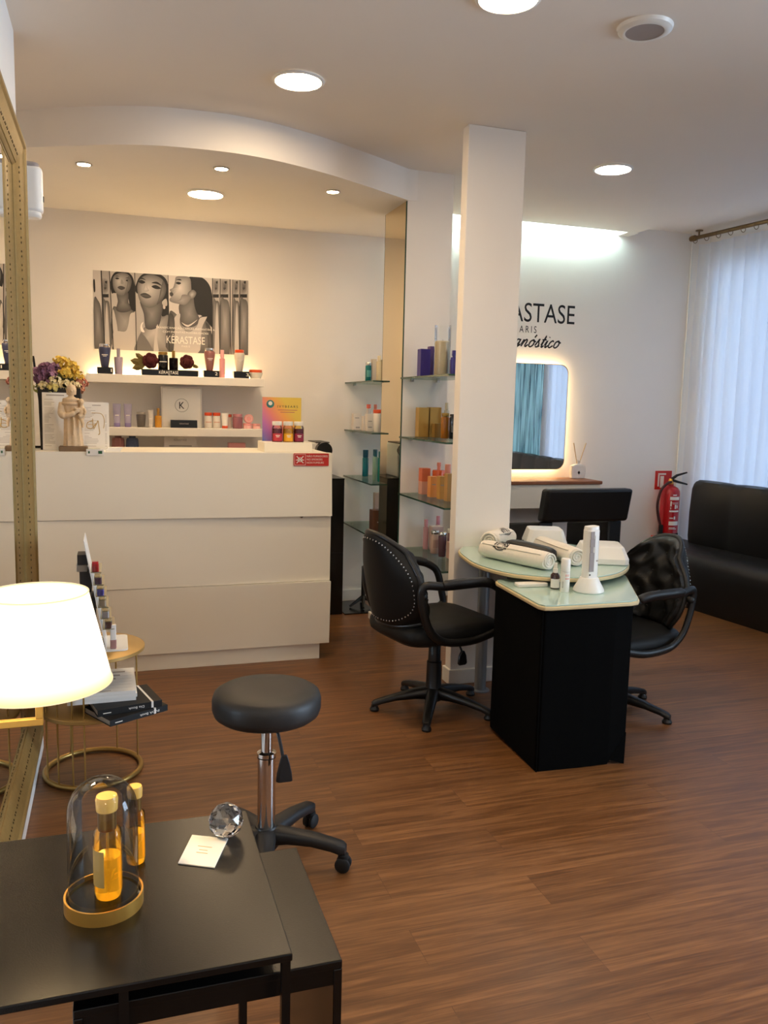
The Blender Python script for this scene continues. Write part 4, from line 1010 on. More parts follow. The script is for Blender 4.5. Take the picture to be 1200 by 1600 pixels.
# ------------------------------------------------------------------ reception: poster
PW, PH = 1.040, .520
po = thing('poster', 'wide sepia photo poster of three women between mirrored strips on the reception wall', 'poster', (.406, YB - .0025, 1.837))
MB().bx(-PW / 2, PW / 2, -.001, .002, 0, PH).build('sheet', 'paper', po, smooth=0)
class Draw:
    def __init__(s): s.v = []; s.f = []; s.c = []; s.k = 0
    def uv(s, x, y):
        u = (x - 22) / 1133; yt = 25 + (x - 22) * .066; yb = 595 + (x - 22) * .040
        v = 1 - (y - yt) / (yb - yt); return (min(1, max(0, u)) - .5) * PW, min(1, max(0, v)) * PH
    def shape(s, pts, ce, cc=None, ctr=None, smooth=True, rings=5, px=True):
        s.k += 1; yy = -.0012 - .00004 * s.k
        P = [Vector((x, y, 0)) for x, y in pts]
        if smooth: P = smoothp(P, 4, True)
        Q = [s.uv(p.x, p.y) for p in P]
        cc = cc or ce
        if ctr: cx, cy = s.uv(*ctr)
        else: cx = sum(q[0] for q in Q) / len(Q); cy = sum(q[1] for q in Q) / len(Q)
        n = len(Q)
        if cc == ce:
            b = len(s.v); s.v += [(x, yy, z) for x, z in Q]; s.c += [ce] * n; s.f.append(tuple(range(b, b + n))); return
        b = len(s.v)
        for r in range(rings + 1):
            t = r / rings; k = 1 - t * .97; m = t ** .8
            for x, z in Q:
                s.v.append((cx + (x - cx) * k, yy, cz_(cy, z, k))); s.c.append(tuple(ce[i] + (cc[i] - ce[i]) * m for i in range(3)))
        for r in range(rings):
            for i in range(n):
                j = (i + 1) % n; s.f.append((b + r * n + i, b + r * n + j, b + (r + 1) * n + j, b + (r + 1) * n + i))
        s.f.append(tuple(b + rings * n + i for i in range(n)))
    def rect(s, x0, x1, ya, yb, c, slant=0):
        s.shape([(x0, ya), (x1, ya), (x1 + slant, yb), (x0 + slant, yb)], c, smooth=False)
    def build(s, name, parent):
        me = bpy.data.meshes.new(name); me.from_pydata(s.v, [], s.f); me.materials.append(M['printed_photo'])
        at = me.color_attributes.new('Col', 'FLOAT_COLOR', 'POINT')
        for i, c in enumerate(s.c):
            g = .35 * c[0] + .5 * c[1] + .15 * c[2]; g = max(12, min(236, (g - 112) * 1.22 + 124)); at.data[i].color = rgb((g, g * .965, g * .94))
        o = bpy.data.objects.new(name, me); COL.objects.link(o); o.parent = parent; return o
def cz_(cy, z, k): return cy + (z - cy) * k
D = Draw()
BG = (186, 164, 142); BG2 = (168, 146, 126); SK = (176, 150, 130); SKD = (98, 78, 68); HR = (34, 28, 26); WT = (182, 166, 152); SEAM = (48, 40, 36); LIP = (80, 58, 52); EY = (40, 32, 30); SH = (96, 76, 66)
D.rect(22, 1155, 0, 660, BG)
D.rect(22, 76, 0, 660, (196, 174, 152)); D.rect(312, 553, 0, 660, (172, 150, 130)); D.rect(553, 880, 0, 660, (198, 176, 154))
# woman one
D.shape([(150, 190), (142, 110), (168, 48), (215, 30), (270, 42), (302, 80), (314, 150), (316, 335), (280, 310), (258, 210), (170, 190)], HR)
D.shape([(150, 600), (152, 310), (200, 296), (262, 298), (305, 322), (318, 345), (318, 600)], SKD, (160, 134, 116))
D.shape([(188, 185), (262, 180), (268, 255), (285, 310), (230, 330), (180, 312), (192, 250)], (78, 62, 54), (132, 108, 96))
D.shape([(158, 118), (164, 72), (208, 45), (262, 52), (290, 92), (288, 135), (270, 176), (232, 206), (192, 200), (166, 162)], (112, 90, 78), (188, 162, 142), (200, 105))
D.shape([(158, 600), (158, 470), (186, 464), (240, 468), (262, 428), (278, 345), (304, 330), (318, 345), (318, 600)], WT)
D.shape([(152, 335), (164, 318), (188, 464), (158, 475)], WT)
for e in ([(176, 84), (190, 78), (206, 86), (190, 92)], [(250, 98), (266, 92), (284, 102), (266, 108)]): D.shape(e, EY)
D.shape([(174, 72), (190, 66), (208, 74), (190, 71)], EY); D.shape([(248, 84), (268, 78), (286, 90), (268, 84)], EY)
D.shape([(192, 150), (215, 138), (246, 152), (220, 168)], LIP); D.shape([(222, 90), (236, 118), (226, 126), (214, 118)], (150, 126, 110))
# woman two
D.shape([(326, 190), (330, 110), (368, 56), (430, 40), (500, 56), (548, 105), (556, 200), (556, 362), (505, 356), (500, 260)], HR)
D.shape([(322, 620), (322, 545), (372, 446), (470, 368), (520, 358), (560, 368), (560, 620)], (120, 98, 86), (186, 162, 142))
D.shape([(356, 235), (505, 240), (502, 362), (470, 440), (392, 446), (376, 340)], (80, 62, 54), (140, 116, 102))
D.shape([(334, 190), (336, 118), (380, 66), (448, 58), (512, 90), (540, 150), (530, 205), (498, 252), (440, 292), (390, 288), (352, 252)], (108, 86, 74), (200, 176, 156), (400, 160))
D.shape([(444, 620), (462, 450), (478, 420), (470, 520), (480, 620)], WT); D.shape([(322, 620), (322, 560), (360, 480), (440, 620)], (120, 98, 84))
D.shape([(340, 108), (362, 96), (390, 112), (365, 122)], EY); D.shape([(434, 142), (466, 132), (502, 156), (466, 160)], EY)
D.shape([(338, 88), (364, 78), (394, 96), (364, 88)], EY); D.shape([(434, 116), (474, 108), (510, 138), (474, 124)], EY)
D.shape([(352, 202), (388, 188), (432, 216), (392, 228)], LIP); D.shape([(352, 206), (390, 204), (430, 216), (392, 212)], SH)
D.shape([(396, 110), (404, 150), (416, 172), (390, 180), (372, 168)], (158, 134, 118), (196, 172, 152))
D.shape([(516, 276), (530, 274), (532, 300), (518, 302)], WT); D.shape([(510, 250), (540, 230), (545, 280), (515, 276)], SK)
D.shape([(350, 440), (358, 410), (372, 400), (362, 430), (380, 470), (360, 470)], (230, 216, 200))
# woman three, in profile
D.shape([(556, 640), (558, 345), (600, 330), (650, 396), (740, 410), (800, 356), (850, 396), (872, 470), (884, 640)], (84, 66, 58), (164, 138, 120))
D.shape([(640, 262), (742, 200), (768, 330), (785, 385), (740, 432), (655, 425), (636, 340)], (84, 66, 58), (140, 116, 102))
D.shape([(690, 84), (756, 66), (822, 88), (868, 150), (882, 250), (884, 430), (850, 404), (800, 352), (770, 342), (748, 282), (736, 200), (700, 150)], HR, (28, 24, 22))
D.shape([(612, 74), (652, 68), (712, 78), (724, 140), (722, 215), (682, 272), (622, 266), (572, 252), (564, 232), (578, 215), (564, 198), (574, 184), (566, 164), (590, 150), (604, 108)], (124, 100, 88), (204, 180, 160), (640, 150))
D.shape([(698, 192), (734, 164), (762, 188), (742, 226), (710, 232)], SKD, SK)
D.shape([(586, 640), (592, 405), (612, 350), (630, 338), (642, 345), (640, 420), (700, 474), (762, 432), (786, 372), (832, 360), (838, 368), (800, 450), (770, 640)], WT)
D.shape([(610, 116), (630, 108), (650, 118), (632, 128)], EY); D.shape([(612, 92), (640, 88), (654, 98), (630, 96)], EY)
D.shape([(566, 186), (584, 184), (592, 200), (580, 214), (568, 208)], LIP)
D.shape([(650, 400), (700, 420), (770, 380), (700, 434)], (200, 184, 168))
D.shape([(268, 70), (288, 92), (288, 135), (268, 178), (240, 204), (250, 170), (262, 130)], (92, 72, 62), (130, 106, 94))
D.shape([(520, 100), (540, 150), (530, 206), (498, 252), (470, 272), (488, 220), (500, 160)], (84, 66, 58), (126, 102, 90))
D.shape([(660, 200), (722, 215), (682, 272), (622, 266), (590, 256), (640, 236)], (124, 100, 88), (160, 134, 118))
D.shape([(556, 640), (558, 360), (590, 350), (600, 430), (586, 640)], (70, 56, 50), (110, 88, 78))
D.shape([(830, 400), (872, 470), (884, 640), (850, 640), (846, 500)], (70, 56, 50), (104, 84, 74))
# mirrored strips
def strip(x0, x1, ph):
    D.rect(x0, x1, 0, 660, BG2); w = x1 - x0
    D.shape([(x0, 85), (x1 - w * .2, 90), (x1 - w * .1, 140), (x1 - w * .25, 190), (x0, 200)], SK, SKD)
    D.rect(x0, x1 - w * .15, 198, 222, HR)
    D.shape([(x0, 250), (x0 + w * .4, 232 + ph), (x1, 290), (x1, 640), (x0, 640)], SKD, (160, 138, 120))
    D.shape([(x0 + w * .2, 640), (x0 + w * .5, 300), (x0 + w * .66, 300), (x1 - w * .1, 640)], WT, (190, 170, 152)) if ph else None
    D.shape([(x0 + w * .4, 108), (x0 + w * .7, 104), (x0 + w * .6, 124)], EY); D.shape([(x0 + w * .3, 150), (x0 + w * .62, 152), (x0 + w * .4, 166)], LIP)
for x0, x1, ph in ((82, 136, 12), (886, 938, 12), (944, 1012, 0), (1040, 1088, 12), (1094, 1155, 0)): strip(x0, x1, ph)
D.shape([(24, 640), (26, 250), (52, 240), (76, 330), (78, 640)], SKD, (150, 126, 110)); D.shape([(24, 100), (34, 98), (36, 176), (26, 178)], HR)
for x, w, sl in ((76, 8, 14), (134, 6, 18), (312, 5, 6), (553, 4, 2), (880, 6, -4), (938, 6, -4), (1012, 6, 6), (1034, 5, -6), (1088, 6, -2)): D.rect(x, x + w, 0, 660, SEAM, sl)
D.build('printed_photo', po)
text('KÉRASTASE', 'ink_white', .262, .050, (.085, -.0045, .060), parent=po)
text('PARIS', 'ink_white', .055, .013, (.085, -.0045, .036), parent=po, space=1.5)
for s_, w, z in (('TRANSFORMAÇÃO CAPILAR INSTANTÂNEA', .40, .158), ('COM INFINITAS POSSIBILIDADES', .31, .131)): text(s_, 'ink_white', w, .0125, (.085, -.0045, z), parent=po)

# ------------------------------------------------------------------ bottles, tubes, jars
def cyl(name, label, cat, x, y, z, r, h, cbody, ccap=None, caph=.2, capr=None, taper=1.0, neck=0, rough=.25, group=None, capm=None, lab=None, n=24, bodym=None, top=1.0, sy=1.0):
    t = thing(name, label, cat, (x, y, z), 0, group)
    bmn = bodym or mat('p_%d_%d_%d_%d' % (*cbody, rough * 100), cbody, rough, noise=.03, coat=.3)
    hb = h * (1 - caph) if ccap or capm else h
    rb = r * taper
    pf = [(.001, 0), (rb * .92, 0), (rb, hb * .03), (r * top, hb * .93), (r * .92 * top, hb * .985), (.001, hb)]
    MB().lathe(pf, n=n, sy=sy).build('body', bmn, t, smooth=50)
    if ccap or capm:
        cr = capr or r * .9
        cm_ = capm or mat('p_%d_%d_%d_c' % ccap, ccap, .3, noise=.03)
        mb = MB()
        if neck: mb.lathe([(.001, hb - .001), (cr * .8, hb - .001), (cr * .8, hb + h * neck), (.001, hb + h * neck)], n=18); zb = hb + h * neck
        else: zb = hb
        mb.lathe([(.001, zb), (cr * .97, zb), (cr, zb + .002), (cr, h * .985), (cr * .9, h), (.001, h)], n=n, sy=sy)
        mb.build('cap', cm_, t, smooth=50)
    if lab:
        z0, z1, lc = lab; k = (taper + (top - taper) * (z0 + z1) / 2)
        if abs(top - taper) < .05:
            q = arc_patch(r * taper * 1.012 + .0004, 225, 315, hb * z0, hb * z1)
            for v in q.v: v.y *= sy
            q.build('label', mat('l_%d_%d_%d' % lc, lc, .6, noise=.02), t)
    return t
def carton(label, x, y, z, w, d, h, c, rz=0, band=None, metal=0, group=None, rough=.4):
    t = thing('product_box', label, 'box', (x, y, z), rz, group)
    MB().bx(-w / 2, w / 2, -d / 2, d / 2, 0, h).build('carton', mat('b_%d_%d_%d' % c, c, rough, metal, noise=.04), t, smooth=0, bevel=.0015)
    if band:
        bm_ = MB()
        for z0, z1, x0, x1 in band: bm_.bx(x0 * w - w / 2, x1 * w - w / 2, -d / 2 - .0006, -d / 2, z0 * h, z1 * h)
        bm_.build('print', 'paper_grey', t, smooth=0)
    return t
def tube_up(name, label, x, y, z, r, h, c, ccap, inv=False):
    # squeeze tube: round cap at the bottom, flat crimp at the top (inv: hangs cap-down with wide crimp)
    t = thing(name, label, 'tube', (x, y, z))
    rings = []
    for s, k, f in ((0, .86, 1), (.25, .93, .85), (.6, 1.0, .55), (.92, 1.05, .10), (1, 1.06, .06)):
        rings.append([Vector((r * k * math.cos(q), r * k * f * math.sin(q), .17 * h + s * .83 * h)) for q in [2 * PI * i / 24 for i in range(24)]])
    MB().loft(rings).build('body', mat('t_%d_%d_%d' % c, c, .3, noise=.03, coat=.3), t, smooth=50)
    MB().lathe([(.001, 0), (r * .80, 0), (r * .86, .003), (r * .86, .17 * h), (.001, .17 * h)], n=24).build('cap', mat('tc_%d_%d_%d' % ccap, ccap, .3, noise=.03), t)
    MB().bx(-r * .5, r * .5, -.001, .0, .48 * h, .52 * h).bx(-r * .35, r * .35, -.001, .0, .42 * h, .44 * h).xf(Matrix.Translation((0, -r * .66, 0))).build('print', 'ink_white', t, smooth=0)
    return t
ZT = 1.6635; YS = 5.80
def plinth(label, x, w, d, h, s=None, sw=.02, sh=.022, sx=0):
    t = thing('display_plinth', label, 'stand', (x, YS, ZT)); MB().bx(-w / 2, w / 2, -d / 2, d / 2, 0, h).build('block', 'black_gloss', t, smooth=0, bevel=.0015)
    if s: text(s, 'ink_white', sw, sh, (sx, -d / 2 - .001, h * .5 - sh * .4), parent=t)
    return t
plinth('small black plinth with a white 1 under the blue bottle, top shelf', -.045, .099, .085, .043, '1', .007, .020, .038)
plinth('small black plinth with a white 2 under the mauve bottle, top shelf', .636, .104, .085, .045, '2', .017, .020, .032)
plinth('small black plinth with a white 3 under the orange-capped bottle, top shelf', .838, .105, .085, .046, '3', .017, .020, .040)
kp = plinth('long black plinth lettered KÉRASTASE under the roses, top shelf', .365, .367, .11, .040, 'KÉRASTASE', .125, .019, -.01)
MB().bx(-.012, .0, -.0556, -.055, .0045, .0075).build('print', 'ink_white', kp, smooth=0)
def shampoo(label, x, z, r, h, c, capc=None, capm='chrome'):
    t = thing('shampoo_bottle', label, 'bottle', (x, YS, z))
    hb = h * .86
    MB().lathe([(.001, 0), (r * .60, 0), (r * .64, .004), (r * .80, hb * .35), (r * .97, hb * .8), (r, hb * .95), (r * .9, hb), (.001, hb)], n=28).build('body', mat('s_%d_%d_%d' % c, c, .28, noise=.03, coat=.3, trans=.15), t, smooth=50)
    MB().lathe([(.001, hb), (r * .82, hb), (r * .86, hb + .003), (r * .86, h * .985), (r * .8, h), (.001, h)], n=28).build('cap', capm if capm else mat('sc_%d_%d_%d' % capc, capc, .3, noise=.02), t)
    MB().bx(-r * .5, r * .5, -r * .98, -r * .97, hb * .60, hb * .63).bx(-r * .3, r * .3, -r * .98, -r * .97, hb * .54, hb * .56).build('print', 'ink_white', t, smooth=0)
    return t
shampoo('frosted slate-blue bottle with silver cap standing on the plinth numbered 1', -.046, ZT + .0435, .038, .150, (66, 70, 102))
shampoo('frosted mauve bottle with silver cap standing on the plinth numbered 2', .628, ZT + .0455, .037, .150, (158, 104, 98))
shampoo('white tapered bottle with bright orange cap standing on the plinth numbered 3', .829, ZT + .0465, .036, .146, (226, 216, 200), (232, 84, 30), None)
cyl('serum_bottle', 'lilac serum bottle with slim pump, right of the blue bottle, top shelf', 'bottle', .039, YS, ZT, .030, .168, (168, 154, 172), (150, 142, 156), .32, .011, taper=.82, rough=.12, top=.95)
cyl('shampoo_bottle', 'black jar-like bottle with pale gold cap between the two roses', 'bottle', .322, YS, ZT + .0405, .033, .117, (18, 14, 14), None, .16, .030, capm='gold_satin', lab=(.5, .56, (220, 210, 196)))
cyl('serum_bottle', 'square black serum bottle with slim gold top between the roses', 'bottle', .390, YS, ZT + .0405, .029, .128, (14, 11, 12), None, .36, .010, capm='gold_satin', n=4, top=1.0, lab=None)
cyl('spray_bottle', 'tall slim pink spray bottle next to the mauve bottle, top shelf', 'bottle', .710, YS - .02, ZT, .0195, .186, (232, 160, 156), (236, 176, 172), .30, .013, neck=.02, top=.98, rough=.2)
cyl('cream_jar', 'low wide white jar with orange lid at the right end of the top shelf', 'jar', .940, YS, ZT, .050, .062, (232, 226, 214), (228, 88, 40), .30, .046, taper=.72, top=1.0)
def rose(label, x, z, R, seed, leaves=None):
    random.seed(seed)
    t = thing('fabric_rose', label, 'artificial flower', (x, YS - .015, z))
    pm_ = mat('rose_petal', (74, 14, 18), .8, noise=.3, nscale=30)
    m = MB()
    for ring, (n, rr, el, sz) in enumerate(((3, .10, 80, .30), (4, .22, 66, .42), (5, .38, 48, .52), (6, .55, 28, .60), (7, .66, 5, .62), (7, .66, -22, .60))):
        for k in range(n):
            a = 2 * PI * k / n + ring * .7 + random.uniform(-.15, .15)
            # petal as a cupped patch facing outward from the flower axis (-Y axis)
            P = []
            for i in range(6):
                for j in range(6):
                    u = (i / 5 - .5) * 2; v = j / 5
                    w = sz * R * (.35 + .65 * math.sin(PI * min(1, v * .75 + .12))) * u
                    rad_ = rr * R * (.35 + .65 * v) + .10 * R * v * v
                    hgt = (.55 - ring * .12) * R * v + .10 * R * (1 - u * u) * v
                    an = a + w / max(rad_ + .25 * R, 1e-3)
                    rd_ = rad_ + (.06 * R * math.cos(u * 2)) + .25 * R * (ring / 6) * v
                    P.append(Vector((rd_ * math.cos(an), -hgt + .1 * R, rd_ * math.sin(an))))
            m.add(P, [(i * 6 + j, i * 6 + j + 1, (i + 1) * 6 + j + 1, (i + 1) * 6 + j) for i in range(5) for j in range(5)])
    m.ball((0, .12 * R, 0), R * .62, 14, 10)
    m.build('petals', pm_, t, smooth=70, solid=.0012)
    if leaves:
        lm_ = MB()
        for (dx, dz, ln, a) in leaves:
            d = Vector((math.cos(rad(a)), 0, math.sin(rad(a)))); nn = Vector((-d.z, 0, d.x)); b = Vector((dx, .01, dz))
            lm_.add([b, b + d * ln * .35 + nn * ln * .24 + Vector((0, -.012, 0)), b + d * ln * .75 + nn * ln * .2, b + d * ln + Vector((0, -.01, 0)), b + d * ln * .75 - nn * ln * .2, b + d * ln * .35 - nn * ln * .24 + Vector((0, -.012, 0)), b + d * ln * .5 + Vector((0, -.018, 0))], [(0, 1, 6), (1, 2, 6), (2, 3, 6), (3, 4, 6), (4, 5, 6), (5, 0, 6)])
        lm_.build('leaves', mat('rose_leaf', (96, 84, 40), .8, noise=.3), t, smooth=0)
    return t
rose('larger dark red fabric rose at the left end of the long plinth', .240, ZT + .097, .052, 3, [(-.03, -.02, .10, 170), (-.03, -.03, .09, 196), (-.04, 0, .07, 140), (-.05, -.035, .05, 215)])
rose('smaller dark red fabric rose at the right end of the long black plinth', .476, ZT + .097, .048, 8, [(.03, -.02, .05, -15)])

# middle shelf
ZM = 1.3205
tube_up('hair_tube', 'lilac hair tube at the left end of the middle shelf', .023, YS, ZM, .024, .152, (172, 164, 190), (138, 126, 174))
tube_up('hair_tube', 'lilac hair tube second from the left on the middle shelf', .092, YS, ZM, .024, .153, (174, 166, 192), (138, 126, 174))
cyl('shampoo_bottle', 'squat dark grey bottle with silver-grey cap on the middle shelf', 'bottle', .176, YS, ZM, .031, .102, (92, 84, 78), (176, 168, 160), .16, .029, taper=.82, top=1, rough=.35)
tube_up('hair_tube', 'small off-white tube between the dark grey bottle and the gold oil', .238, YS, ZM, .018, .115, (214, 206, 196), (222, 214, 204))
cyl('oil_bottle', 'small amber-gold oil bottle left of the white box', 'bottle', .287, YS, ZM, .0225, .128, (206, 142, 30), (190, 140, 50), .38, .009, neck=.02, rough=.1)
kb = thing('gift_box', 'large white square box with a circled K on the middle shelf', 'box', (.444, 5.86, ZM))
MB().bx(-.134, .134, -.03, .03, 0, .272).build('carton', 'paper', kb, smooth=0, bevel=.002)
MB().torus((0, -.031, .150), .044, .0009, 48, 4, rotm(rx=90)).build('circle', 'ink_black', kb)
MB().bx(-.128, -.1265, -.0306, -.03, .006, .266).bx(.1265, .128, -.0306, -.03, .006, .266).bx(-.128, .128, -.0306, -.03, .264, .266).build('lid_line', 'paper_grey', kb, smooth=0)
text('K', 'ink_black', .034, .046, (0, -.0312, .127), parent=kb, name='letter')
kk = thing('name_block', 'slim black box with small pale lettering in front of the white K box', 'box', (.452, 5.775, ZM)); MB().bx(-.087, .087, -.028, .028, 0, .052).build('carton', 'black_gloss', kk, smooth=0, bevel=.001)
text('KÉRASTASE', 'paper_grey', .06, .008, (0, -.0287, .024), parent=kk)
for lab_, x, h, r in (('white bottle with orange cap just right of the white K box', .618, .106, .027), ('white bottle with orange cap, second right of the white K box', .674, .106, .027)):
    cyl('mini_bottle', lab_, 'bottle', x, YS, ZM, r, h, (222, 214, 202), (226, 84, 40), .20, r * .98, lab=(.45, .52, (200, 150, 130)), group='mini bottles with orange caps')
t = tube_up('hair_tube', 'white tube standing on its orange cap, right of the two orange-capped bottles', .729, YS - .01, ZM, .023, .104, (236, 228, 216), (226, 84, 40))
cyl('mini_bottle', 'pale bottle with orange cap half hidden behind the white tube', 'bottle', .762, YS + .03, ZM, .020, .096, (206, 190, 182), (214, 96, 60), .20, .0195)
cyl('cream_jar', 'squat mauve bottle with rose lid on the middle shelf', 'jar', .817, YS, ZM, .0345, .100, (150, 92, 100), (204, 140, 146), .20, .032)
t = thing('cream_jar', 'pink round jar stood on edge on top of two pink jars', 'jar', (.893, YS, ZM + .0375 + .031)); MB().lathe([(.001, -.016), (.029, -.016), (.031, -.012), (.031, .012), (.029, .016), (.001, .016)], n=32, rot=rotm(rx=90)).build('lid', mat('pink_lid', (236, 164, 158), .35, noise=.03), t)
MB().torus((0, -.0165, 0), .020, .0012, 28, 4, rotm(rx=90)).build('ring_mark', 'ink_white', t)
cyl('cream_jar', 'flat pink jar under the upright pink one, left of the pair', 'jar', .886, YS, ZM, .031, .037, (240, 186, 178), (236, 160, 154), .4, .0315)
cyl('cream_jar', 'flat pink jar at the right end of the middle shelf', 'jar', .948, YS, ZM, .028, .035, (240, 186, 178), (236, 164, 158), .4, .0285)
# lowest shelf
ZL = .9855
for lab_, x, c in (('ridged dusty-pink bottle on the lowest shelf, seen over the counter edge', .028, (176, 118, 110)), ('ridged grey-blue bottle on the lowest shelf beside the dusty-pink one', .118, (92, 104, 132))):
    t = thing('ridged_bottle', lab_, 'bottle', (x, YS, ZL)); rings = []
    for z, k in ((0, .8), (.01, .95), (.10, 1.02), (.20, 1.0), (.25, .92), (.262, .8)):
        rings.append([Vector((.040 * k * (1 + .05 * math.cos(12 * q)) * math.cos(q), .030 * k * (1 + .05 * math.cos(12 * q)) * math.sin(q), z)) for q in [2 * PI * i / 96 for i in range(96)]])
    MB().loft(rings).build('body', mat('ridge_%d' % c[0], c, .4, noise=.05), t, smooth=60)
    MB().lathe([(.001, .262), (.022, .262), (.022, .275), (.001, .275)], n=20).build('cap', mat('ridgec_%d' % c[0], tuple(int(q * .8) for q in c), .4, noise=.05), t)
t = thing('display_card', 'off-white lettered card standing on the lowest shelf under the K box', 'card', (.434, 5.84, ZL)); MB().bx(-.108, .108, -.003, .003, 0, .275).build('panel', 'shelf_white', t, smooth=0)
text('KÉRASTASE', 'paper_grey', .085, .014, (0, -.0036, .243), parent=t)
MB().bx(-.075, .075, -.0038, -.003, .205, .213).bx(-.085, .085, -.0038, -.003, .183, .186).build('print', 'paper_grey', t, smooth=0)
carton('pink carton with a pale lower half at the right of the lowest shelf', .810, YS, ZL, .115, .07, .236, (222, 150, 142))

# ------------------------------------------------------------------ on the reception counter
ZC = 1.2205
pl = thing('planter', 'tall square black planter at the left end of the counter', 'planter', (-.275, 4.93, ZC))
m = MB(); m.loft([[Vector((x * k, y * k, z)) for x, y in ((-.108, -.09), (.108, -.09), (.108, .09), (-.108, .09))] for k, z in ((.94, 0), (1, .335), (.95, .335), (.93, .28))]); m.build('pot', mat('planter_black', (30, 28, 28), .5, noise=.1), pl, smooth=0, bevel=.002)
bq = thing('dried_bouquet', 'dried flower bouquet of yellow, purple and cream blooms in the black planter', 'flowers', (-.275, 4.945, ZC + .282))
random.seed(21)
MBst = MB()
for i in range(26):
    a = random.uniform(0, 2 * PI); r = random.uniform(0, .045); MBst.tube([(r * .5 * math.cos(a), r * .5 * math.sin(a), 0), (r * 1.6 * math.cos(a), r * 1.4 * math.sin(a), .12)], .002, 5)
MBst.build('stems', mat('stem_green', (92, 92, 48), .8, noise=.2), bq)
MB().lathe([(.001, .0), (.070, .0), (.076, .05), (.09, .10), (.04, .14), (.001, .145)], n=20).build('foliage', mat('foliage_dark', (64, 62, 36), .9, noise=.4, bump=1, bscale=80), bq)
def bloom(name, c, x, y, z, R, k):
    m = MB()
    for i in range(k):
        u = random.uniform(-1, 1); a = random.uniform(0, 2 * PI); q = math.sqrt(1 - u * u); rr = R * random.uniform(.6, 1)
        p = Vector((x + rr * q * math.cos(a), y + rr * q * math.sin(a), z + rr * u * .8)); s = R * random.uniform(.22, .36)
        d = (p - Vector((x, y, z))).normalized(); t1 = d.cross(Vector((0, 0, 1))); t1 = t1.normalized() if t1.length > .01 else Vector((1, 0, 0)); t2 = d.cross(t1)
        n5 = [p + d * s * .5 + (t1 * math.cos(2 * PI * j / 5) + t2 * math.sin(2 * PI * j / 5)) * s for j in range(5)]
        m.add([p - d * s * .4] + n5 + [p + d * s * .1], [(0, 1 + j, 1 + (j + 1) % 5) for j in range(5)] + [(6, 1 + (j + 1) % 5, 1 + j) for j in range(5)])
    m.build(name, mat('bloom_%d_%d_%d' % c, c, .85, noise=.25, nscale=80), bq, smooth=0)
Yel, Pur, Cre, Lil, Grn = (226, 194, 88), (134, 94, 120), (236, 220, 176), (170, 130, 158), (150, 150, 74)
for nme_, c, x, y, z, R, k in (('yellow_bloom', Yel, .02, -.02, .19, .040, 60), ('yellow_bloom', Yel, .06, -.03, .165, .042, 60), ('yellow_bloom', Yel, .035, -.06, .13, .040, 60), ('yellow_bloom', Yel, .095, -.04, .12, .034, 50), ('yellow_bloom', Yel, -.01, .0, .205, .03, 40),
    ('purple_bloom', Pur, -.07, -.03, .15, .045, 80), ('purple_bloom', Lil, -.045, -.05, .11, .042, 70), ('purple_bloom', Pur, -.095, -.04, .105, .040, 70), ('purple_bloom', Lil, -.115, -.02, .135, .03, 50), ('purple_bloom', Lil, -.02, -.02, .165, .032, 50),
    ('cream_bloom', Cre, -.02, -.085, .085, .034, 50), ('cream_bloom', Cre, .03, -.09, .07, .034, 50), ('cream_bloom', Cre, -.08, -.08, .06, .030, 46), ('cream_bloom', (220, 206, 130), -.03, -.095, .05, .032, 46), ('cream_bloom', Cre, .08, -.085, .065, .03, 46),
    ('rose_bloom', (196, 130, 110), .115, -.05, .085, .032, 46), ('rose_bloom', (206, 150, 120), .10, -.07, .05, .03, 46), ('leafy_sprig', Grn, .06, -.09, .045, .03, 40), ('leafy_sprig', Grn, -.105, -.06, .045, .028, 40), ('leafy_sprig', (110, 112, 60), .0, -.06, .10, .03, 40)):
    bloom(nme_, c, x, y, z, R, k)
def sheet(name, label, x, y, z, w, h, lean, rz=0, gold=False):
    t = thing(name, label, 'price list', (x, y, z), rz)
    R4 = Matrix.Rotation(rad(lean), 4, 'X')
    MB().bx(-w / 2, w / 2, -.001, .001, 0, h).xf(R4).build('sheet', 'paper', t, smooth=0)
    m = MB(); m2 = MB(); random.seed(int(w * 1000))
    hd_ = MB(); hd_.bx(-w * .34, w * .34, -.0014, -.001, h * .945, h * .965) if not gold else hd_.bx(-w * .12, w * .2, -.0014, -.001, h * .93, h * .945)
    hd_.xf(R4).build('heading_print', 'paper_grey', t, smooth=0)
    k = int(h / .0075)
    for i in range(3, k - 2):
        zz = i * h / k
        if random.random() < .86 and zz < h * .90: m.bx(-w * .42, -w * .42 + w * random.uniform(.15, .55 if gold else .4), -.0014, -.001, zz, zz + .0016)
        if random.random() < .8 and zz < h * .78 and zz > .02: m2.bx(w * (.34 if gold else .36), w * .41, -.0014, -.001, zz, zz + .0018)
    m.xf(R4).build('text_print', 'paper_grey', t, smooth=0); m2.xf(R4).build('price_print', 'paper_grey', t, smooth=0)
    if gold:
        g = MB().tube(smoothp([(-.02, -.0014, h * .78), (.03, -.0014, h * .76), (.045, -.0014, h * .62), (.04, -.0014, h * .46)], 5), .0016, 5)
        g.tube(smoothp([(-.012, -.0014, h * .62), (-.04, -.0014, h * .58), (-.045, -.0014, h * .48), (-.02, -.0014, h * .46), (.0, -.0014, h * .56)], 5), .0020, 5)
        g.tube(smoothp([(-.015, -.0014, h * .66), (-.012, -.0014, h * .46), (.004, -.0014, h * .55), (.012, -.0014, h * .62), (.016, -.0014, h * .5), (.02, -.0014, h * .36), (.012, -.0014, h * .33)], 5), .0020, 5)
        g.tube(smoothp([(-.04, -.0014, h * .54), (.0, -.0014, h * .53)], 3), .0015, 5)
        g.xf(R4).build('gold_monogram', 'gold_ink', t)
    return t
sheet('price_list', 'white price list sheet leaning against the black planter', -.296, 4.80, ZC, .132, .310, -6)
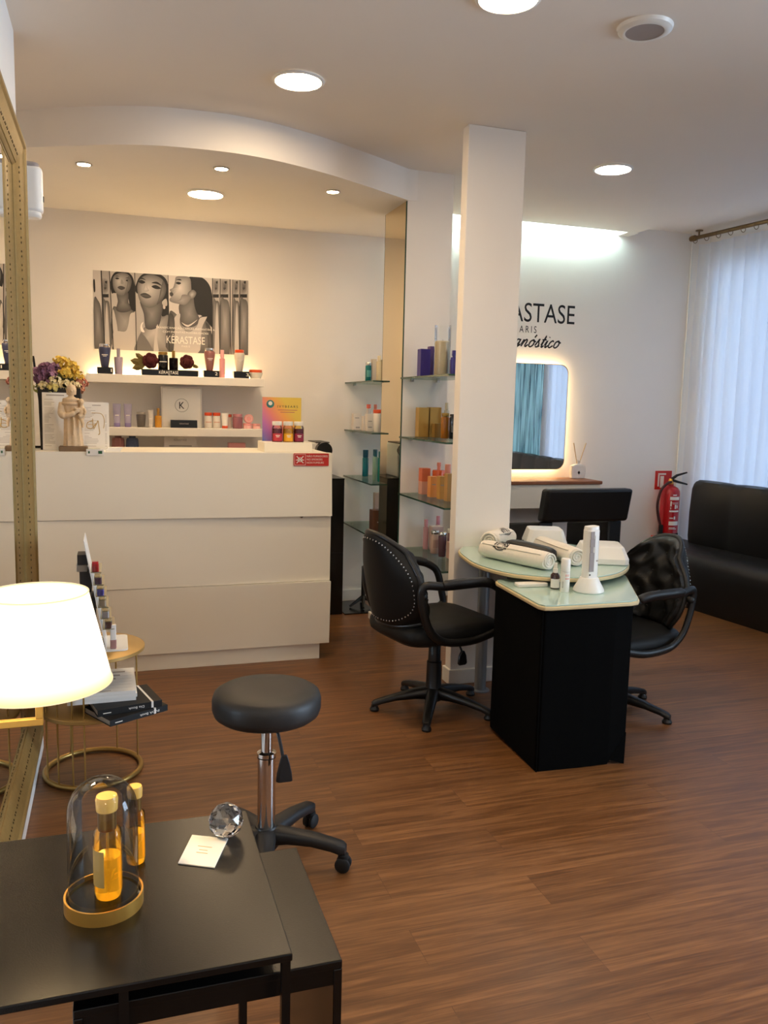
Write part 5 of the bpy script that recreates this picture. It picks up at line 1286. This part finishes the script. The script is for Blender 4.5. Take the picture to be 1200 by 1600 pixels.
sheet('price_list', 'white price list with a gold monogram standing right of the statue', -.092, 4.80, ZC, .139, .262, -3, gold=True)
# statue of a robed figure holding a child: one continuous carved figure
sc = thing('figurine', 'cream stone figurine of a robed figure holding a child, on the counter', 'statue', (-.205, 4.72, ZC))
m = MB()
def ellr(x, y, z, a, b, n=28, fold=0, ph=0):
    return [Vector((x + a * (1 + fold * math.cos(9 * q + ph)) * math.cos(q), y + b * (1 + fold * math.cos(9 * q + ph)) * math.sin(q), z)) for q in [2 * PI * i / n for i in range(n)]]
m.loft([ellr(0, 0, .028, .050, .040, 36, .07), ellr(0, 0, .06, .047, .037, 36, .09, .3), ellr(-.002, 0, .11, .043, .034, 36, .09, .5), ellr(-.003, 0, .16, .041, .032, 36, .07, .6), ellr(-.004, 0, .20, .042, .032, 36, .04), ellr(-.006, 0, .235, .046, .032, 36, .03), ellr(-.008, 0, .262, .045, .030, 36, .03), ellr(-.008, 0, .280, .030, .024, 36), ellr(-.006, -.002, .290, .014, .014, 36), ellr(-.005, -.004, .300, .013, .013, 36)])
m.ball((-.003, -.008, .322), .0225, 18, 12, (.92, 1, 1.18))
m.loft([ellr(-.004, .002, .298, .024, .022, 24), ellr(-.004, .002, .325, .026, .025, 24), ellr(-.003, .0, .346, .019, .020, 24), ellr(-.003, -.002, .353, .006, .006, 24)])
m.ball((-.001, -.031, .318), .0045, 8, 6, (.8, 1.2, 1.2))
m.torus((-.006, -.002, .272), .034, .010, 28, 8, sy=.85); m.torus((-.008, -.004, .252), .040, .008, 28, 8, sy=.8)
m.tube(smoothp([(-.050, -.002, .255), (-.056, -.014, .215), (-.046, -.034, .190), (-.008, -.044, .196), (.022, -.042, .212)], 5), [.017] * 6 + [.019] * 6 + [.014] * 6 + [.010] * 3, 12)
m.ball((.026, -.042, .214), .009, 10, 8)
m.tube(smoothp([(.034, 0, .255), (.050, -.012, .225), (.050, -.030, .195), (.030, -.042, .185)], 5), .013, 12)
# child
m.loft([ellr(.045, -.030, .165, .012, .011, 20), ellr(.046, -.030, .19, .018, .015, 20), ellr(.046, -.028, .22, .017, .014, 20), ellr(.045, -.026, .24, .009, .009, 20), ellr(.045, -.026, .25, .009, .009, 20)])
m.ball((.045, -.028, .262), .0155, 14, 10, (.95, 1, 1.1)); m.ball((.045, -.043, .260), .003, 8, 6)
m.tube([(.034, -.036, .228), (.022, -.046, .224), (.010, -.048, .232)], [.007, .006, .005], 8)
m.tube([(.058, -.034, .228), (.066, -.042, .21), (.060, -.050, .196)], [.007, .006, .005], 8)
m.tube([(.045, -.036, .172), (.052, -.044, .150), (.050, -.048, .128)], [.009, .008, .006], 8)
m.tube(smoothp([(.004, -.040, .19), (.006, -.040, .14), (.002, -.042, .09)], 4), .0035, 8)
o = m.build('figure', 'stone', sc, smooth=60)
rmod = o.modifiers.new('Remesh', 'REMESH'); rmod.mode = 'VOXEL'; rmod.voxel_size = .0024; rmod.use_smooth_shade = True
smo = o.modifiers.new('Smooth', 'SMOOTH'); smo.factor = .5; smo.iterations = 2
MB().prism([(x, y) for x, y in ((-.068, -.052), (.068, -.052), (.072, -.03), (.072, .045), (-.072, .045), (-.072, -.03))], 0, .028).build('base', 'stone_base', sc, smooth=0, bevel=.005)
t = thing('price_holder', 'small white and green price holder at the counter edge below the gold monogram list', 'holder', (-.095, 4.665, ZC))
MB().box((0, .0, .006), (.088, .05, .012)).box((0, -.028, .0), (.088, .006, .034)).build('holder', 'white_plastic', t, smooth=0, bevel=.002)
MB().bx(-.038, .026, -.02, .022, .012, .016).build('pad', mat('pad_green', (126, 134, 92), .6, noise=.2), t, smooth=0)
MB().bx(-.034, -.026, -.0318, -.031, -.006, .006).bx(.016, .036, -.0318, -.031, -.008, .008).build('printed_pattern', mat('print_green', (40, 90, 60), .6), t, smooth=0)
t = thing('card_stack', 'small stack of cream cards on the counter beside the price holder', 'cards', (-.005, 4.70, ZC))
for i in range(3): MB().box((.004 * i, .002 * i, .004 + .008 * i), (.075, .05, .0075), rotm(rz=4 * i - 4)).build('card', 'paper', t, smooth=0)
fr_ = thing('sign_frame', 'thin black leaning sign frame behind the dried flowers', 'frame', (-.52, 5.02, ZC))
m = MB()
Rl = Matrix.Rotation(rad(-5), 4, 'X')
m.bx(-.17, .11, -.006, .006, .495, .507)
m.tube([(.105, 0, .50), (.16, 0, .0)], .006, 4); m.tube([(-.165, 0, .50), (-.20, 0, .0)], .006, 4).bx(-.20, .16, -.006, .006, 0, .012)
m.build('frame_bars', 'black_metal', fr_, smooth=0)
ib = thing('display_riser', 'low white display box at the right end of the counter', 'stand', (.965, 4.84, ZC)); MB().bx(-.147, .135, -.11, .11, 0, .056).build('block', 'white_lacquer', ib, smooth=0, bevel=.003)
ip = thing('showcard', 'rainbow gradient showcard lettered IVYBEARS on the white display box', 'card', (.952, 4.90, ZC + .0565))
MB().bx(-.116, .116, -.003, .003, 0, .258).build('panel', 'rainbow_card', ip, smooth=0)
text('IVYBEARS', 'paper_ink', .122, .013, (.034, -.0036, .198), parent=ip, space=1.4)
MB().bx(-.025, .092, -.0037, -.003, .182, .186).bx(-.01, .076, -.0037, -.003, .169, .173).build('print', 'print_red', ip, smooth=0)
MB().lathe([(.001, 0), (.023, 0), (.023, .0012), (.001, .0012)], (-.070, -.003, .218), 28, rotm(rx=90)).build('badge', mat('badge_teal', (60, 130, 130), .5, noise=.4, nscale=30), ip)
MB().lathe([(.001, 0), (.012, 0), (.012, .001), (.001, .001)], (-.070, -.0042, .222), 24, rotm(rx=90)).build('badge_centre', 'ink_white', ip)
for lab_, x, c, c2 in (('dark red gummy jar with white lid, left of the three on the white display box', .905, (128, 20, 40), (200, 60, 70)), ('bright orange-yellow gummy jar with white lid, middle of the three', .970, (244, 168, 20), (250, 186, 40)), ('dark red gummy jar with white lid, right of the three on the white display box', 1.033, (112, 16, 44), (150, 40, 70))):
    t = thing('gummy_jar', lab_, 'jar', (x, 4.80, ZC + .0565), 0, 'gummy jars')
    jm = mat('gum_%d' % c[0], c, .2, noise=.35, nscale=90, coat=.6)
    MB().lathe([(.001, .001), (.0285, .001), (.0285, .078), (.001, .078)], n=28).build('gummies', jm, t)
    MB().lathe([(.029, 0), (.0305, .003), (.0305, .082), (.025, .094), (.024, .098)], n=32, cap=False).build('glass', 'clear_glass', t)
    arc_patch(.0309, 210, 330, .006, .050).build('label', mat('gl_%d' % c[0], c2, .4, noise=.05), t)
    q = arc_patch(.0311, 245, 292, .036, .040); w_ = arc_patch(.0311, 252, 285, .028, .032); q.add(w_.v, w_.f); q.build('print', 'ink_white', t)
    MB().lathe([(.001, .096), (.0275, .096), (.0285, .099), (.0285, .116), (.027, .119), (.001, .119)], n=32).build('lid', 'white_plastic', t)

# ------------------------------------------------------------------ behind the counter
bc = thing('black_cabinet', 'tall narrow black cabinet behind the right end of the counter', 'cabinet', (1.32, 5.80, 0))
MB().bx(-.22, .228, -.16, .20, .0, .975).build('carcass', 'black_gloss', bc, smooth=0, bevel=.003)
MB().bx(-.215, .223, -.162, -.159, .45, .453).build('door_gap', 'rubber', bc, smooth=0)
MB().bx(-.22, .228, -.165, .20, .975, .985).build('top', 'black_metal', bc, smooth=0, bevel=.001)
cm_ = thing('coffee_machine', 'white coffee machine with a round black front, on the black cabinet', 'coffee machine', (1.40, 5.80, .9855))
MB().bx(-.085, .055, -.10, .16, .0, .245).build('body', 'white_plastic', cm_, smooth=0, bevel=.012, seg=3)
MB().bx(-.05, .05, -.10, .15, .243, .252).build('top_strip', 'grey_dark', cm_, smooth=0, bevel=.002)
MB().lathe([(.001, -.05), (.050, -.05), (.056, -.044), (.056, .03), (.001, .03)], (.0, -.13, .195), 36, rotm(rx=90)).build('round_front', 'black_gloss', cm_)
MB().prism(rrect(.09, .07, .02, 5, .0, -.13), 0, .14).build('drip_stand', 'black_gloss', cm_, smooth=30, bevel=.004)
t = MB().bx(1.56, 1.80, 5.62, 6.00, 0, .008).build('floor_mat', 'black_gloss', None, smooth=0, bevel=.002); tag(t, 'dark glossy mat on the floor right of the black cabinet', 'mat')
ts = thing('stand_base', 'black splayed-foot stand on the floor below the glass shelves', 'stand', (1.76, 5.83, .0085))
MB().tube([(0, 0, .04), (0, 0, .30)], .016, 12).build('pole', 'black_plastic', ts)
for a in (200, 255, 320, 80): MB().tube([(0, 0, .07), (.12 * math.cos(rad(a)), .12 * math.sin(rad(a)), .01)], [.016, .009], 8).build('foot', 'black_plastic', ts)

# ------------------------------------------------------------------ products on the left glass shelves
z1, z2, z3, z4 = 1.6672, 1.3182, .9732, .6182
cyl('hair_product', 'short teal bottle with silver cap at the left of the top glass shelf', 'bottle', 1.752, 5.79, z1, .022, .140, (16, 110, 112), None, .15, .021, capm='nickel', lab=(.3, .7, (90, 170, 168)))
carton('pale cream carton right of the short teal bottle', 1.795, 5.80, z1, .034, .04, .165, (214, 200, 176))
cyl('hair_product', 'cream pump bottle right of the pale carton, top left glass shelf', 'bottle', 1.795, 5.67, z1, .020, .182, (220, 204, 164), (226, 212, 176), .2, .013)
carton('narrow pale carton nearest the tall mirror, top left glass shelf', 1.826, 5.66, z1, .03, .04, .155, (198, 186, 164))
carton('white carton at the left end of the second left glass shelf', 1.711, 5.93, z2, .062, .05, .122, (232, 222, 210), band=((.1, .2, .3, .8), (.7, .75, .2, .7)))
carton('small white carton just right of the left-end carton, second left shelf', 1.735, 5.80, z2, .038, .04, .105, (226, 214, 200))
carton('white printed carton in the middle of the second left shelf', 1.738, 5.70, z2, .046, .05, .122, (232, 222, 210), band=((.2, .26, .2, .8), (.55, .6, .2, .8)))
cyl('hair_product', 'white slim bottle with coral ball top behind the white cartons', 'bottle', 1.80, 5.92, z2, .017, .190, (222, 212, 206), (232, 110, 90), .16, .017)
cyl('hair_product', 'wide white bottle with orange cap beside the tall mirror', 'bottle', 1.735, 5.49, z2, .033, .155, (232, 224, 214), (232, 92, 50), .16, .031, taper=.8, top=1)
cyl('hair_product', 'clear bottle with coral cap at the back of the second left shelf', 'bottle', 1.855, 5.93, z2, .018, .190, (226, 214, 206), (232, 140, 120), .18, .012)
cyl('hair_product', 'slim teal spray bottle with dark teal cap, left one on the third left shelf', 'bottle', 1.787, 5.93, z3, .0235, .198, (28, 118, 134), (18, 84, 110), .28, .021)
cyl('hair_product', 'pale green pump bottle in the middle of the third left shelf', 'bottle', 1.765, 5.61, z3, .019, .212, (136, 170, 152), (20, 96, 116), .2, .012)
cyl('hair_product', 'teal bottle nearest the tall mirror on the third left shelf', 'bottle', 1.764, 5.50, z3, .017, .212, (20, 118, 110), (24, 110, 110), .2, .013)
cyl('hair_product', 'pale bottle with dark teal cap behind the teal one, third left shelf', 'bottle', 1.84, 5.86, z3, .019, .205, (140, 176, 160), (18, 84, 110), .24, .017)
t = carton('brown amber carton on the lowest left glass shelf', 1.745, 5.50, z4, .075, .09, .158, (92, 58, 40), band=((.45, .5, .4, .9),))
carton('pale pink carton behind the brown one on the lowest left shelf', 1.87, 5.85, z4, .07, .05, .24, (206, 176, 164))

# ------------------------------------------------------------------ products on the right glass shelves
a1, a2, a3, a4 = 1.6772, 1.3132, .9582, .6082
carton('deep blue-violet carton at the left of the top right glass shelf', 1.785, 4.75, a1, .062, .06, .166, (54, 44, 128))
carton('narrow purple carton behind the candle vase', 1.842, 4.78, a1, .03, .05, .186, (92, 66, 118))
cn = thing('pillar_candle', 'thick cream pillar candle standing inside the glass cylinder', 'candle', (1.842, 4.60, a1 + .006))
MB().lathe([(.001, 0), (.042, 0), (.044, .004), (.044, .196), (.040, .20), (.001, .197)], n=36).build('wax', mat('wax', (238, 222, 186), .5, noise=.03), cn); MB().tube([(0, 0, .196), (.002, 0, .21)], .0012, 6).build('wick', 'ink_black', cn)
cyv = MB().lathe([(.048, .001), (.048, .300)], n=44, cap=False).lathe([(.001, .0), (.048, .0), (.048, .005), (.001, .005)], n=44).build('glass_cylinder', 'clear_glass', None, loc=(1.842, 4.60, a1)); tag(cyv, 'tall clear glass cylinder vase around the cream candle', 'vase')
cyl('hair_product', 'blue-violet bottle with silver collar right of the candle vase', 'bottle', 1.885, 4.52, a1, .020, .150, (66, 58, 140), (60, 52, 130), .25, .012, neck=.05)
carton('lilac and dark carton behind the blue-violet bottle', 1.93, 4.62, a1, .04, .04, .105, (120, 104, 150))
G = (196, 158, 84)
carton('tall gold carton at the left of the second right glass shelf', 1.826, 4.86, a2, .066, .06, .182, G, metal=.5, rough=.3)
carton('tall gold carton second from the left, second right shelf', 1.905, 4.86, a2, .074, .06, .185, (188, 150, 80), metal=.5, rough=.3)
carton('small brown-gold carton in front of the tall gold ones', 1.888, 4.765, a2, .048, .05, .088, (150, 116, 58), metal=.4, rough=.3)
cyl('hair_product', 'amber bottle with gold cap on the second right shelf', 'bottle', 1.905, 4.67, a2, .026, .152, (178, 112, 26), None, .14, .024, capm='gold_satin', rough=.12)
cyl('hair_product', 'black cylinder bottle with white print beside the amber one', 'bottle', 1.93, 4.61, a2, .021, .147, (16, 16, 18), (24, 24, 26), .1, .0205, lab=(.3, .6, (120, 120, 120)))
cyl('hair_product', 'clear bottle with pale cap at the back of the second right shelf', 'bottle', 1.965, 4.80, a2, .016, .215, (214, 204, 180), (226, 214, 186), .2, .012)
carton('coral-orange carton stacked on the pink one, third right shelf', 1.842, 4.83, a3 + .0805, .056, .06, .082, (232, 118, 76))
carton('pale pink carton under the coral one, third right shelf', 1.842, 4.83, a3, .056, .06, .080, (226, 164, 140))
carton('light orange carton in front of the coral stack, third right shelf', 1.832, 4.66, a3, .050, .05, .126, (238, 160, 90), band=((.6, .64, .2, .7),))
carton('tan-gold carton in the front row of the third right shelf', 1.852, 4.555, a3, .052, .05, .136, (214, 160, 84), band=((.6, .64, .1, .5),))
carton('large tan carton nearest the pillar, third right shelf', 1.855, 4.45, a3, .05, .05, .160, (206, 156, 92))
cyl('hair_product', 'round coral bottle with rose-gold neck rising behind the orange cartons', 'bottle', 1.925, 4.80, a3, .040, .200, (232, 104, 56), (236, 150, 130), .22, .013, neck=.1, rough=.12)
cyl('hair_product', 'coral oval bottle with pink cap behind the tan carton', 'bottle', 1.935, 4.68, a3, .026, .198, (234, 110, 60), (234, 156, 136), .3, .018, rough=.12)
cyl('hair_product', 'slim pink spray bottle at the left of the lowest right shelf', 'bottle', 1.862, 4.83, a4, .0165, .190, (224, 168, 178), (226, 160, 172), .25, .012, neck=.03)
carton('pale pink carton at the back of the lowest right shelf', 1.92, 4.80, a4, .075, .06, .150, (222, 196, 190))
cyl('hair_product', 'blush bottle with silver cap on the lowest right shelf', 'bottle', 1.865, 4.68, a4, .026, .142, (216, 182, 170), None, .14, .0255, capm='chrome', lab=(.3, .7, (190, 150, 140)))
cyl('hair_product', 'dark plum bottle with silver cap in front on the lowest right shelf', 'bottle', 1.868, 4.565, a4, .025, .148, (108, 74, 84), None, .13, .0255, capm='chrome', taper=.86, top=1)
cyl('hair_product', 'slim pink bottle with clear pink cap behind the blush bottle', 'bottle', 1.955, 4.86, a4, .015, .205, (222, 170, 180), (222, 150, 166), .25, .012)
carton('blush carton nearest the pillar on the lowest right shelf', 1.90, 4.50, a4, .045, .05, .10, (214, 176, 166))
cyl('hair_product', 'rose bottle with white cap beside the plum one', 'bottle', 1.925, 4.58, a4, .018, .165, (196, 150, 150), (236, 226, 220), .15, .018)

# ------------------------------------------------------------------ render colour
SC.view_settings.view_transform = 'Standard'
SC.view_settings.look = 'None'
SC.view_settings.exposure = 1.6
SC.cycles.use_denoising = True
SC.cycles.max_bounces = 10
SC.cycles.diffuse_bounces = 5
SC.cycles.transparent_max_bounces = 16
SC.cycles.caustics_reflective = False
SC.cycles.caustics_refractive = False
SC.cycles.sample_clamp_indirect = 6
